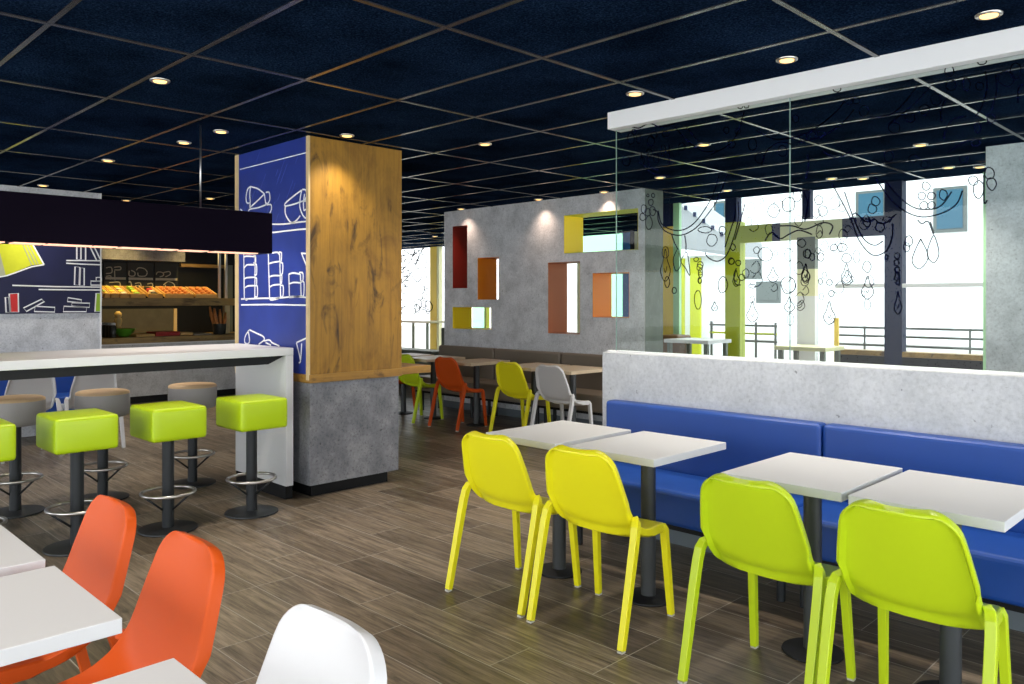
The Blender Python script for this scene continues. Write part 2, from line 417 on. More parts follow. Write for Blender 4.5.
# mural ------------------------------------------------------------------------------------------
mu = MB(); MX = LX + .012
p0 = at_x(0, 312.9, MX); p1 = at_x(101.6, 312.9, MX)
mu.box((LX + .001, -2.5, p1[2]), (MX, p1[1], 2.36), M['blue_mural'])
def mz(x, y): return at_x(x / 8.533, 240 + y / 8.533, MX)
N = (1, 0, 0)
def fill(pts, mat, lift=.0015):
    P = [Vector(mz(*p)) + Vector((lift, 0, 0)) for p in pts]; mu.prism([tuple(q - Vector((lift, 0, 0))) for q in P], (lift, 0, 0), mat)
fill([(-260, -60), (220, -60), (370, 205), (270, 215), (60, 300), (-260, 330)], M['mural_yellow'])
fill([(-60, 60), (0, 110), (48, 300), (-60, 318)], M['mural_grey'], .0022)
fill([(80, 460), (155, 455), (158, 615), (90, 615)], M['mural_red'])
fill([(820, 457), (862, 457), (857, 608), (812, 608)], M['mural_green'])
WL = [[(160, -40), (270, 215)], [(185, -40), (300, 210)], [(210, -40), (325, 205)]]
for q in WL: mu.ribbon([mz(*p) for p in q], N, .009, M['mural_grey'], .003, smoothen=False)
LNS = [[(235, -40), (375, 210)], [(375, 210), (270, 228), (60, 304), (-60, 325)], [(565, 175), (700, 175), (868, 178)], [(565, 198), (700, 206), (868, 212)],
       [(105, 387), (480, 398), (868, 402)], [(330, 422), (600, 425), (868, 427)], [(655, 0), (655, 165), (690, 165), (690, 0)], [(730, 0), (730, 172)],
       [(740, 0), (825, 175), (858, 170), (775, 0)]]
for q in LNS: mu.ribbon([mz(*p) for p in q], N, .014, M['chalk'], .003, smoothen=False)
for q in [[(640, 228), (680, 232), (675, 385), (635, 383)], [(685, 237), (718, 240), (718, 388), (680, 388)], [(775, 350), (866, 352), (866, 385), (775, 385)],
          [(820, 320), (866, 318), (866, 350), (820, 350)], [(78, 460), (155, 455), (158, 615), (90, 615)], [(45, 490), (76, 488), (88, 617), (52, 617)],
          [(200, 580), (355, 505), (378, 525), (225, 610)], [(300, 565), (468, 575), (465, 615), (293, 610)], [(580, 492), (695, 510), (692, 535), (575, 525)],
          [(612, 535), (765, 540), (762, 575), (612, 565)], [(545, 565), (740, 575), (735, 612), (540, 612)], [(820, 455), (865, 455), (858, 610), (810, 610)]]:
    mu.ribbon([mz(*p) for p in q], N, .013, M['chalk'], .003, closed=True, smoothen=False)
mo = mu.build('mural_panel'); tag(mo, 'dark blue wall mural of a yellow lampshade and white outlined books on shelves', 'mural')
b = MB(); b.box((LX + .002, 3.070, 0), (LX + .016, 3.0855, CEIL), M['white_edge']); b.build('trim_1', kind='structure')

# ------------------------------------------------------------------ low partition with glass screen
PY = 4.04; PX0 = at_y(602.3, 352, PY)[0]; PX1 = 2.1; PZ = 1.108
b = MB(); b.box((PX0, PY, 0), (PX1, PY + .22, PZ), M['concrete_light']); part = b.build('wall_partition', bevel=.003, kind='structure')
b = MB(); b.box((PX0 + .01, PY - .014, 0), (PX1, PY - .0005, .10), M['skirt']); b.build('baseboard_partition', kind='structure')
b = MB(); b.box((PX0 + .004, PY + .045, PZ - .004), (PX1, PY + .095, PZ + .012), M['white_edge']); b.build('trim_2', kind='structure')
HX0 = at_y(607.4, 115, PY)[0]
b = MB(); b.box((HX0, PY, 2.532), (PX1, PY + .14, CEIL - .001), M['white_edge']); b.build('trim_3', bevel=.003, kind='structure')
GY = PY + .066
gl = bpy.data.objects.new('window_1', None); COL.objects.link(gl); gl['kind'] = 'structure'; gl.location = (PX0, GY, PZ)
gx = [HX0 + .02, at_y(790, 200, GY)[0], -.15, PX1]
gz0, gz1 = PZ + .012, 2.532
def rel(o, p): return o
for i in range(3):
    b = MB(); b.box((gx[i] + .0006, GY - .005, gz0), (gx[i + 1] - .0006, GY + .005, gz1), M['glass'])
    for xx in (gx[i] + .0006, gx[i + 1] - .0006): b.box((xx - .0005, GY - .0052, gz0), (xx + .0005, GY + .0052, gz1), M['edgeglass'])
    o = b.build('glass_pane', gl, kind='structure'); o.matrix_parent_inverse = Matrix.Translation(gl.location).inverted()
# drawing on the glass
dr = MB(); NY = (0, -1, 0); DY = GY - .006
def G(p): return at_y(p[0], p[1], DY)
def z8(p): return (640 + p[0] / 5.7, 170 + p[1] / 5.7)
def z2(p): return (640 + p[0] / 5.69, 250 + p[1] / 5.69)
def z3(p): return (780 + p[0] / 4.655, 140 + p[1] / 4.655)
def z4(p): return (800 + p[0] / 5.105, 250 + p[1] / 5.105)
def z6(p): return (700 + p[0] / 5.7, 60 + p[1] / 5.7)
def z7(p): return (860 + p[0] / 5.262, 50 + p[1] / 5.262)
def z5(p): return (600 + p[0] / 8.533, 100 + p[1] / 8.533)
def st(pts, tr, w=.0065, closed=False): dr.ribbon([G(tr(p)) for p in pts], NY, w, M['ink'], .0012, closed=closed)
def ell(tr, cx, cy, rx, ry, w=.0055):
    st([(cx + rx * math.cos(a) * (1 + random.uniform(-.1, .1)), cy + ry * math.sin(a) * (1 + random.uniform(-.1, .1))) for a in [2 * PI * k / 9 for k in range(9)]], tr, w, True)
def dropp(tr, cx, cy, rx, ry, w=.0055):
    st([(cx, cy - ry), (cx - rx * .5, cy - ry * .2), (cx - rx, cy + ry * .4), (cx - rx * .3, cy + ry), (cx + rx * .5, cy + ry * .9), (cx + rx, cy + ry * .35), (cx + rx * .4, cy - ry * .3)], tr, w, True)
    st([(cx - rx * .3, cy + ry * .2), (cx, cy + ry * .5), (cx + rx * .3, cy + ry * .1)], tr, w * .8)
for e in [(22, 222, 16, 24), (15, 268, 16, 22), (45, 240, 17, 22), (72, 235, 18, 25), (50, 300, 20, 38), (45, 145, 7, 8), (75, 145, 9, 12), (62, 185, 14, 18),
          (320, 510, 14, 12), (345, 540, 16, 18), (345, 580, 12, 18), (340, 630, 10, 16), (145, 470, 20, 30), (155, 640, 14, 30), (530, 440, 14, 18), (520, 520, 16, 18), (560, 530, 14, 16),
          (370, 340, 40, 18), (470, 345, 20, 24), (410, 400, 30, 34)]: ell(z8, *e)
for q in [[(75, 225), (100, 240), (105, 290), (135, 340), (180, 365), (230, 372), (280, 355), (330, 320), (380, 260), (430, 190), (470, 100), (500, 20)],
          [(105, 232), (120, 300), (165, 335), (225, 345), (280, 325), (330, 280), (385, 200), (420, 130), (450, 30)],
          [(560, 180), (560, 280), (530, 400), (490, 490), (440, 520), (390, 500), (370, 470)], [(545, 190), (540, 270), (520, 330), (485, 440)],
          [(600, 190), (570, 300), (540, 400)], [(180, 365), (195, 410), (215, 450)], [(255, 372), (262, 420), (262, 470)], [(550, 560), (535, 600), (545, 650), (575, 655)]]: st(q, z8, .0075)
dropp(z8, 145, 540, 28, 90); ell(z2, 330, 283, 20, 58)
st([(215, 450), (190, 510), (205, 575), (232, 540), (225, 470)], z8, .006, True); st([(262, 470), (235, 520), (260, 560), (285, 600), (275, 500)], z8, .006, True)
for e in [(340, 100, 16, 18), (345, 140, 12, 16), (342, 175, 9, 14), (523, 65, 16, 16), (580, 155, 15, 18), (640, 205, 20, 12), (950, 20, 20, 25), (980, 40, 15, 20), (715, 25, 40, 38), (845, 200, 42, 48), (470, 200, 26, 46), (195, 230, 12, 18)]: ell(z2, *e)
for e in [(548, 160, 20, 45), (757, 140, 30, 42), (850, 310, 30, 42), (640, 350, 33, 58), (943, 130, 22, 48), (425, 320, 18, 26)]: dropp(z2, *e)
for q in [[(240, 200), (290, 290), (330, 370), (370, 470), (430, 535), (490, 520), (520, 460), (525, 390)], [(300, 240), (345, 370), (390, 460), (440, 490), (480, 470)],
          [(440, 170), (510, 270), (580, 330), (660, 358), (750, 342), (820, 300), (850, 235)], [(490, 190), (560, 270), (640, 320), (740, 312), (800, 240)],
          [(330, 370), (350, 340), (400, 380), (440, 370), (480, 390), (540, 345)], [(0, 400), (60, 400), (120, 415), (200, 385), (245, 400), (230, 440)], [(110, 240), (130, 300), (115, 380), (140, 240)],
          [(-70, 470), (-40, 430), (0, 460), (40, 440), (90, 420), (150, 440)], [(950, 160), (950, 290), (965, 280)], [(640, 370), (660, 390), (690, 380), (715, 440), (700, 380)]]: st(q, z3, .0075)
for e in [(680, 215, 18, 20), (660, 260, 18, 18), (705, 260, 18, 18), (670, 305, 18, 18), (705, 305, 17, 18), (760, 255, 18, 25), (975, 155, 22, 28), (985, 205, 22, 28), (545, 540, 12, 14), (543, 570, 12, 14), (545, 605, 12, 14),
          (545, 640, 12, 14), (495, 545, 8, 12), (310, 550, 22, 22), (250, 500, 16, 16), (290, 500, 22, 20), (190, 545, 15, 20), (405, 590, 20, 25), (405, 385, 16, 18), (465, 405, 20, 22), (500, 370, 20, 12), (600, 470, 18, 25), (590, 500, 14, 20),
          (100, 480, 20, 18), (130, 530, 14, 20), (40, 300, 30, 34), (80, 260, 20, 30), (200, 330, 22, 24), (180, 280, 20, 20), (900, 190, 22, 22), (925, 230, 24, 40), (-30, 330, 26, 30), (445, 285, 20, 22), (430, 320, 20, 22)]: ell(z3, *e)
st([(650, 470), (615, 560), (650, 600), (690, 545), (660, 470)], z3, .006, True); st([(710, 450), (685, 530), (715, 572), (740, 530), (725, 460)], z3, .006, True)
for e in [(310, 620, 25, 45), (120, 620, 20, 45)]: dropp(z3, *e)
for e in [(345, 190, 32, 58), (240, 140, 28, 38), (500, 270, 20, 55), (150, 320, 30, 58)]: dropp(z4, *e)
for e in [(150, 165, 14, 16), (105, 160, 10, 16), (160, 222, 14, 16), (497, 100, 10, 14), (497, 130, 11, 14), (500, 165, 10, 14)]: ell(z4, *e)
# upper part of the drawing, over the dark ceiling
for e in [(545, 335, 18, 20), (590, 440, 22, 22), (640, 430, 20, 20), (690, 425, 22, 24), (150, 400, 16, 18), (180, 480, 20, 22), (215, 405, 16, 18), (230, 265, 14, 12), (265, 262, 14, 12), (340, 560, 26, 30), (470, 520, 26, 30), (780, 165, 22, 16), (850, 235, 26, 18), (890, 230, 22, 18), (300, 480, 24, 34)]: ell(z6, *e)
for q in [[(60, 540), (170, 480), (220, 400), (250, 300)], [(320, 400), (420, 450), (540, 440), (640, 400), (760, 310), (820, 240)], [(560, 470), (680, 440), (800, 370), (880, 280)], [(610, 540), (620, 580), (605, 680)], [(350, 600), (380, 520), (450, 470), (520, 480)], [(700, 520), (780, 560), (860, 520)]]: st(q, z6, .008)
for e in [(265, 355, 26, 26), (340, 315, 28, 26), (400, 260, 28, 30), (480, 185, 26, 28), (560, 180, 20, 34), (630, 190, 20, 20), (180, 410, 30, 28), (20, 320, 24, 30), (620, 410, 14, 28), (610, 490, 22, 18), (690, 360, 22, 24), (280, 570, 24, 20), (340, 600, 20, 18), (150, 560, 24, 30), (470, 110, 24, 30), (640, 60, 24, 18), (545, 575, 22, 20), (770, 150, 40, 40), (820, 110, 30, 40)]: ell(z7, *e)
for q in [[(50, 360), (160, 340), (240, 270), (300, 190)], [(150, 390), (230, 330), (310, 260), (370, 190)], [(660, 110), (668, 200), (640, 300), (600, 360)], [(715, 130), (718, 220), (690, 320)], [(430, 380), (425, 320), (450, 260)], [(440, 470), (460, 400), (500, 360), (560, 350)], [(830, 280), (835, 200), (863, 180)], [(460, 540), (560, 480), (640, 470)]]: st(q, z7, .008)
for e in [(265, 330, 28, 50), (290, 270, 20, 20), (225, 520, 34, 40), (360, 520, 20, 30), (435, 350, 30, 44), (460, 300, 26, 30), (560, 290, 30, 26), (480, 500, 24, 40), (330, 330, 20, 40), (540, 430, 20, 50), (700, 400, 28, 34), (420, 450, 26, 30)]: ell(z5, *e)
for q in [[(350, 450), (380, 560), (460, 630), (600, 650)], [(410, 450), (420, 560), (500, 600)], [(640, 230), (720, 320), (800, 390), (900, 440), (1010, 430)], [(740, 230), (840, 350), (940, 370)], [(590, 380), (590, 560)], [(250, 220), (330, 240), (420, 200), (520, 230), (640, 200)]]: st(q, z5, .008)
rg = random.Random(11)
for k in range(46):
    cu, cv = rg.uniform(742, 868), rg.uniform(196, 325); q = rg.uniform(2.5, 6.5)
    if rg.random() < .5: ell(lambda p: p, cu, cv, q * rg.uniform(.5, .9), q, .004)
    else: st([(cu, cv), (cu + q, cv - q), (cu + 1.6 * q, cv + .4 * q), (cu + .6 * q, cv + 1.3 * q), (cu - .3 * q, cv + .7 * q)], lambda p: p, .004)
o = dr.build('line_drawing', gl); o.matrix_parent_inverse = Matrix.Translation(gl.location).inverted(); o['label'] = 'navy line drawing of chandelier beads and drops'

# ------------------------------------------------------------------ window wall behind the screen
wn = bpy.data.objects.new('window_2', None); COL.objects.link(wn); wn['kind'] = 'structure'; wn.location = (-3.5, FY, 0)
def wpart(b, name, par, **k):
    o = b.build(name, par, kind='structure', **k); o.matrix_parent_inverse = Matrix.Translation(par.location).inverted(); return o
def post(u0, u1, v0, v1, mat, depth=.12, par=None, Y=FY):
    x0 = at_y(u0, 300, Y)[0]; x1 = at_y(u1, 300, Y)[0]; um = (u0 + u1) / 2
    z1 = CEIL if v0 is None else at_y(um, v0, Y)[2]; z0 = 0. if v1 is None else at_y(um, v1, Y)[2]
    b = MB(); b.box((x0, Y, z0), (x1, Y + depth, z1), mat); return wpart(b, 'mullion', par)
post(652, 672.5, None, 227, M['f_navy'], par=wn); post(652, 673, 227, None, M['f_yellow'], par=wn)
post(673.2, 679.2, None, None, M['f_green'], .05, par=wn)
post(725, 736.5, None, 222, M['f_navy'], par=wn); post(725, 740, 222.1, None, M['f_lime'], par=wn)
post(802, 810, None, 219, M['f_navy'], .08, par=wn); post(797, 815, 237, 269, M['f_olive'], .08, par=wn); post(797, 815, 269, 296, M['f_cream'], .08, par=wn); post(797, 815, 296, None, M['white_edge'], .08, par=wn)  # cream and white lower stretches: washed-out glare put into the post's colour
post(884.3, 902, None, None, M['f_navy'], par=wn); post(983, 1015, None, None, M['f_green'], par=wn)
def rail_seg(u0, u1, z0, z1, mat, depth=.1, name='transom'):
    x0 = at_y(u0, 300, FY)[0]; x1 = at_y(u1, 300, FY)[0]
    b = MB(); b.box((x0, FY + .002, z0), (x1, FY + depth, z1), mat); return wpart(b, name, wn)
tz1 = at_y(800, 221.5, FY)[2]; tz0 = at_y(800, 239.5, FY)[2]
rail_seg(740, 772, tz0, tz1, M['f_lime']); rail_seg(772, 780, tz0, tz1, M['f_navy']); rail_seg(780, 842, tz0, tz1, M['f_cream']); rail_seg(842, 884.2, tz0, tz1, M['f_navy'])
rail_seg(835, 884.2, at_y(860, 288, FY)[2], at_y(860, 283.5, FY)[2], M['film'], .03, 'manifestation_strip'); rail_seg(902, 982.9, at_y(942, 287.3, FY)[2], at_y(942, 283, FY)[2], M['film'], .03, 'manifestation_strip')
rail_seg(834.5, 983, at_y(900, 357, FY)[2], at_y(900, 352, FY)[2], M['shelf_wood'], .2, 'sill')
rail_seg(834.5, 983, 0, at_y(900, 357.2, FY)[2], M['black'], .1, 'sill_board')
post(834, 838, 318, None, M['f_yellow'], .03, par=wn)
xa = at_y(652, 300, FY)[0]; xb = at_y(1015, 300, FY)[0]
for (a, c) in ((679, 725), (740, 797), (815, 884), (902, 983)):
    b = MB(); b.box((at_y(a, 300, FY)[0], FY + .05, .02), (at_y(c, 300, FY)[0], FY + .058, CEIL), M['winglass']); wpart(b, 'glass_pane', wn)
# far bay window wall
wf = bpy.data.objects.new('window_3', None); COL.objects.link(wf); wf['kind'] = 'structure'; wf.location = (-10, FARY, 0)
post(430, 436.5, None, None, M['f_yellow'], .15, wf, FARY); post(436.8, 439, None, None, M['f_cream'], .1, wf, FARY)
post(484.2, 486.2, None, None, M['f_lime'], .1, wf, FARY); post(577, 579.5, None, None, M['f_cream'], .1, wf, FARY)
post(622.5, 630, None, None, M['f_blue'], .12, wf, FARY); post(630, 634.5, None, None, M['black'], .12, wf, FARY); post(634.5, 640, None, None, M['f_cream'], .12, wf, FARY)
for (a, c, m) in ((395, 430, 'winglass'), (439, 471, 'winglass'), (471, 484, 'greenglass'), (487, 577, 'winglass'), (579.6, 622, 'greenglass')):
    b = MB(); b.box((at_y(a, 300, FARY)[0], FARY + .05, .02), (at_y(c, 300, FARY)[0], FARY + .06, CEIL), M[m]); wpart(b, 'glass_pane', wf)
dr2 = MB()
for k in range(26):
    cu = random.uniform(402, 429); cv = random.uniform(248, 312); rr = random.uniform(1.5, 4)
    dr2.ribbon([at_y(cu + rr * math.cos(a) * random.uniform(.6, 1.2), cv + 1.5 * rr * math.sin(a), FARY - .01) for a in [2 * PI * i / 8 for i in range(8)]], NY, .02, M['inkblack'], .002, closed=True)
for q in [[(402, 283), (412, 272), (418, 258), (424, 247)], [(402, 270), (410, 262), (415, 250)], [(428, 250), (425, 270), (418, 282), (412, 276)], [(422, 300), (426, 280), (429, 262)], [(404, 250), (412, 255), (420, 250)]]:
    dr2.ribbon([at_y(*p, FARY - .01) for p in q], NY, .025, M['inkblack'], .002)
o = dr2.build('line_drawing', wf); o.matrix_parent_inverse = Matrix.Translation(wf.location).inverted(); o['label'] = 'black scrolling line drawing'
b = MB(); b.prism([(JX - .02, FY + .13, 0), (JX2 - .02, FARY, 0), (JX2 - .14, FARY, 0), (JX - .14, FY + .13, 0)], (0, 0, CEIL), M['render']); b.build('wall_bay', kind='structure')
b = MB(); b.box((-16.5, 8.33, 0), (-16.4, FARY, CEIL), M['render']); b.build('wall_end', kind='structure')

# ------------------------------------------------------------------ outside
b = MB(); b.box((-60, FARY + .2, -.25), (40, 60, -.1), M['ext_ground']); b.box((JX, FY + .2, -.25), (40, FARY + .2, -.1), M['ext_ground']); b.build('terrace_ground', kind='structure')
t = thing('building', 'white rendered building with small blue windows seen across the terrace', 'building', (-10, 30, -.1))
def lp(b, name, par, **k):
    o = b.build(name, par, **k); o.matrix_parent_inverse = Matrix.Translation(par.location).inverted(); return o
b = MB(); b.box((-75, 30, -.1), (20, 38, 14), M['render']); lp(b, 'facade', t)
for (u0, u1, v0, v1) in ((859.5, 884, 194.5, 219), (937.5, 963.5, 191, 228), (717, 725, 204, 226), (740, 759, 262, 276), (759.5, 778, 284, 300)):
    a = at_y(u0, v0, 30); c = at_y(u1, v1, 30); blue = v1 < 240
    f = MB(); f.box((a[0] - .12, 29.93, c[2] - .12), (c[0] + .12, 30.05, a[2] + .1), M['render_grey'])
    fo = lp(f, 'window', t)
    f = MB(); f.box((a[0], 29.9, c[2]), (c[0], 29.96, a[2]), M['ext_glass'] if blue else M['render_grey']); p = f.build('pane', fo)
t = thing('annex', 'white stair annex with slanting grey roof and lime wall panels outside the window', 'building', (-8, 13, -.1))
b = MB(); b.prism([at_y(676, 202, 13), at_y(730, 240, 13), at_y(730, 256, 13), at_y(676, 248, 13)], (0, 1.2, 0), M['roof_grey']); lp(b, 'roof', t)
for k in range(5):
    u = 684 + k * 9; v = 207 + k * 6.6
    b = MB(); b.box(at_y(u, v + 3, 12.95), tuple(Vector(at_y(u + 1.6, v - 1.5, 12.95)) + Vector((0, .06, 0))), M['f_navy']); lp(b, 'baluster', t)
a0 = at_y(672, 300, 13.3)[0]; a1 = at_y(714, 300, 13.3)[0]
b = MB(); b.box((a0 - .1, 13.3, -.1), (a1, 14.4, at_y(690, 256, 13.3)[2]), M['render']); lp(b, 'wall', t)
for (u0, u1) in ((672, 683.5), (690, 700)):
    b = MB(); b.box((at_y(u0, 300, 13.25)[0], 13.25, -.1), (at_y(u1, 300, 13.25)[0], 13.31, at_y(690, 258, 13.25)[2]), M['ext_lime']); lp(b, 'lime_panel', t)
t = thing('terrace_railing', 'dark three-bar terrace railing outside the window beside the grey wall', 'railing', (-2.9, 9.0, -.1))
RY = 9.0
x0 = at_y(835, 300, RY)[0]; x1 = at_y(990, 300, RY)[0]
for v in (328.5, 337, 346.3):
    z = at_y(905, v, RY)[2]; b = MB(); b.sweep([(x0, RY, z), (x1, RY, z)], .013, M['rail'], 8, True); lp(b, 'rail', t)
for u in (864.6, 970):
    x = at_y(u, 300, RY)[0]; b = MB(); b.sweep([(x, RY, -.1), (x, RY, at_y(905, 327, RY)[2])], .012, M['rail'], 8, True); lp(b, 'baluster', t)
t = thing('terrace_railing', 'railing of three bars outside between the lime window post and the washed-out cream post', 'railing', (-4.2, 9.0, -.1))
x0 = at_y(710, 300, RY)[0]; x1 = at_y(777, 300, RY)[0]
for v in (325.5, 333.5, 341):
    z = at_y(750, v, RY)[2]; b = MB(); b.sweep([(x0, RY, z), (x1, RY, z)], .014, M['ext_lime'] if v == 333.5 else M['rail'], 8, True); lp(b, 'rail', t)
for u in (711.5, 756, 775.5):
    x = at_y(u, 300, RY)[0]; b = MB(); b.sweep([(x, RY, -.1), (x, RY, at_y(750, 322, RY)[2])], .016, M['rail'], 8, True); lp(b, 'baluster', t)

# ================================================================== PILLAR
KA = -5.147; PYF = 3.069
pil = thing('pillar', 'square pillar clad in knotty oak above a grey stone-look base, blue mural on one side', 'pillar', (-5.7, 3.48, 0))
LXP = -6.295
b = MB(); b.box((LXP, PYF, .90), (KA, 3.90, CEIL - .002), M['oak']); lp(b, 'oak_cladding', pil, bevel=.002)
b = MB(); b.box((LXP, PYF - .006, .838), (KA + .006, 3.90, .899), M['oak_y']); b.box((LXP, 3.90, .846), (KA + .0, 4.20, .906), M['oak_y']); lp(b, 'ledge', pil, bevel=.003)
b = MB(); b.box((LXP + .02, PYF + .004, .09), (KA - .004, 3.872, .838), M['concrete_dark']); lp(b, 'stone_base', pil, bevel=.002)
b = MB(); b.box((LXP + .09, PYF + .045, 0), (KA - .055, 3.80, .09), M['black']); lp(b, 'plinth', pil)
b = MB()
xl = at_y(239.8, 300, PYF)[0]; xr = at_y(307.3, 300, PYF)[0]
b.box((xl, PYF - .008, .902), (xr, PYF - .0005, CEIL - .004), M['blue_panel'])
def pa(p): return at_y(236 + p[0] / 6.84, 150 + p[1] / 6.84, PYF - .008)
def pb(p): return at_y(236 + p[0] / 5.7, 240 + p[1] / 5.7, PYF - .008)
A = [[(100, 250), (95, 300), (98, 355), (95, 400)], [(100, 250), (150, 265), (195, 300)], [(195, 300), (150, 345), (95, 395)], [(205, 375), (150, 395), (90, 410), (92, 460)], [(195, 300), (205, 375)],
     [(100, 250), (80, 270), (70, 320), (75, 360), (95, 362)], [(205, 290), (228, 292), (232, 340), (215, 368), (205, 360)], [(210, 375), (240, 375), (242, 410), (225, 440), (208, 435)],
     [(450, 275), (395, 315), (338, 365), (338, 385)], [(338, 385), (400, 370), (440, 355), (488, 340)], [(338, 385), (340, 440), (375, 495), (410, 485), (440, 450)],
     [(450, 275), (440, 330), (438, 390), (455, 440), (475, 465), (488, 460)], [(455, 270), (478, 275), (485, 310), (470, 340)], [(468, 350), (488, 350)], [(465, 415), (488, 400)], [(470, 300), (462, 360), (465, 415)],
     [(60, 508), (240, 508), (330, 507), (420, 495), (488, 488)], [(60, 567), (240, 565), (330, 555), (420, 545), (488, 540)], [(30, 405), (42, 415), (48, 440)]]
B = [[(45, 60), (48, 335)], [(45, 100), (60, 92), (110, 95)], [(47, 160), (65, 142), (110, 142)], [(50, 222), (62, 215), (110, 212)], [(52, 272), (70, 262), (110, 260)], [(110, 80), (108, 330)],
     [(100, 90), (112, 92), (112, 130), (100, 130)], [(105, 140), (118, 142), (118, 195), (105, 198)], [(108, 215), (118, 220), (118, 255)], [(108, 262), (122, 265), (122, 320), (110, 325)], [(50, 335), (60, 342), (70, 335)],
     [(185, 70), (192, 335)], [(188, 135), (210, 128), (250, 122)], [(190, 210), (215, 203), (250, 203)], [(193, 268), (215, 257), (255, 253)], [(205, 75), (235, 70), (250, 85)], [(250, 85), (255, 325)],
     [(245, 70), (260, 75), (258, 120), (250, 125)], [(250, 130), (267, 135), (265, 190), (252, 195)], [(250, 200), (262, 205), (260, 250)], [(255, 258), (270, 265), (268, 320), (255, 322)], [(192, 335), (205, 342), (250, 330)],
     [(302, 195), (305, 325)], [(302, 195), (330, 188), (365, 195)], [(305, 250), (330, 242), (370, 245)], [(368, 195), (372, 318)], [(362, 185), (382, 190), (382, 230), (368, 235)], [(370, 240), (388, 242), (386, 315), (372, 318)], [(305, 328), (370, 320)],
     [(30, 337), (130, 333), (250, 330), (330, 322), (405, 328)], [(30, 370), (200, 368), (405, 372)], [(372, 75), (404, 78)], [(375, 78), (404, 150)],
     [(75, 515), (55, 545), (50, 580), (65, 592), (78, 575), (70, 515)], [(78, 512), (115, 530), (155, 550), (160, 570), (130, 595)], [(160, 575), (190, 570), (205, 585)], [(205, 585), (248, 605)], [(170, 585), (200, 600)],
     [(345, 585), (368, 684), (358, 700)], [(345, 585), (400, 560), (405, 556)], [(375, 590), (370, 684)]]
for q in A: b.ribbon([pa(p) for p in q], NY, .0115, M['chalk'], .002)
for q in B: b.ribbon([pb(p) for p in q], NY, .0115, M['chalk'], .002)
b.ribbon([pa((28, 133)), pa((488, 17))], NY, .006, M['chalk'], .002)
rs = random.Random(3)
for k in range(22):
    u = rs.uniform(30, 480); v = rs.uniform(-10, 480); L = rs.uniform(40, 150)
    b.ribbon([pa((u, v)), pa((max(28, u - L * .35), v + L))], NY, .003, M['blue_streak'] if 'blue_streak' in M else M.setdefault('blue_streak', plain('pale_blue_streak', (.07, .10, .42), .5)), .0015)
lp(b, 'mural_board', pil)['label'] = 'blue board with white line drawing of stacked cups'
b = MB(); b.box((LXP - .002, PYF - .012, .839), (xl - .001, PYF + .02, CEIL - .003), M['oak_pale']); lp(b, 'edge_strip', pil)
b = MB(); b.box((xr + .001, PYF - .012, .86), (KA + .003, PYF + .002, CEIL - .003), M['oak_pale']); lp(b, 'edge_strip', pil)

# ================================================================== BAR
bar = thing('bar_counter', 'long white high bar counter with waterfall end panel beside the oak pillar', 'counter', (-5.67, 1.2, 0))
b = MB(); b.box((-6.10, -1.2, 1.042), (-5.24, 2.992, 1.096), M['white']); lp(b, 'countertop', bar, bevel=.003)
b = MB(); b.box((-6.03, 2.932, .095), (-5.241, 2.991, 1.0415), M['white']); lp(b, 'end_panel', bar, bevel=.002)
b = MB(); b.box((-6.02, 2.934, 0), (-5.25, 2.988, .0945), M['black']); lp(b, 'plinth', bar)
b = MB(); b.box((-6.03, -1.2, .095), (-5.241, -1.141, 1.0415), M['white']); lp(b, 'end_panel', bar, bevel=.002)
b = MB(); b.box((-6.02, -1.198, 0), (-5.25, -1.144, .0945), M['black']); lp(b, 'plinth', bar)
b = MB(); b.prism([(-5.255, -1.14, .985), (-5.255, -1.14, 1.0415), (-5.255, 2.9315, 1.0415), (-5.255, 2.80, .985)], (-.03, 0, 0), M['black']); lp(b, 'apron', bar)
beam = thing('pendant_canopy', 'dark aubergine canopy beam hanging over the bar with a lit strip below', 'light fixture', (-5.43, .8, 1.772))
b = MB(); b.box((-5.48, -1.2, 1.775), (-5.24, 2.825, 2.062), M['purple']); lp(b, 'canopy_box', beam, bevel=.003)
b = MB(); y = -1.15
while y < 2.72:
    L = rs.uniform(.08, .34); b.box((-5.36, y, 1.769), (-5.245, min(y + L, 2.80), 1.7745), M['led']); y += L + rs.uniform(.015, .045)
lp(b, 'light_strip', beam)
for yy in (2.36, .2):
    b = MB(); b.sweep([(-5.37, yy, 2.06), (-5.37, yy, CEIL - .002)], .006, M['chrome'], 8, True); lp(b, 'suspension_rod', beam)

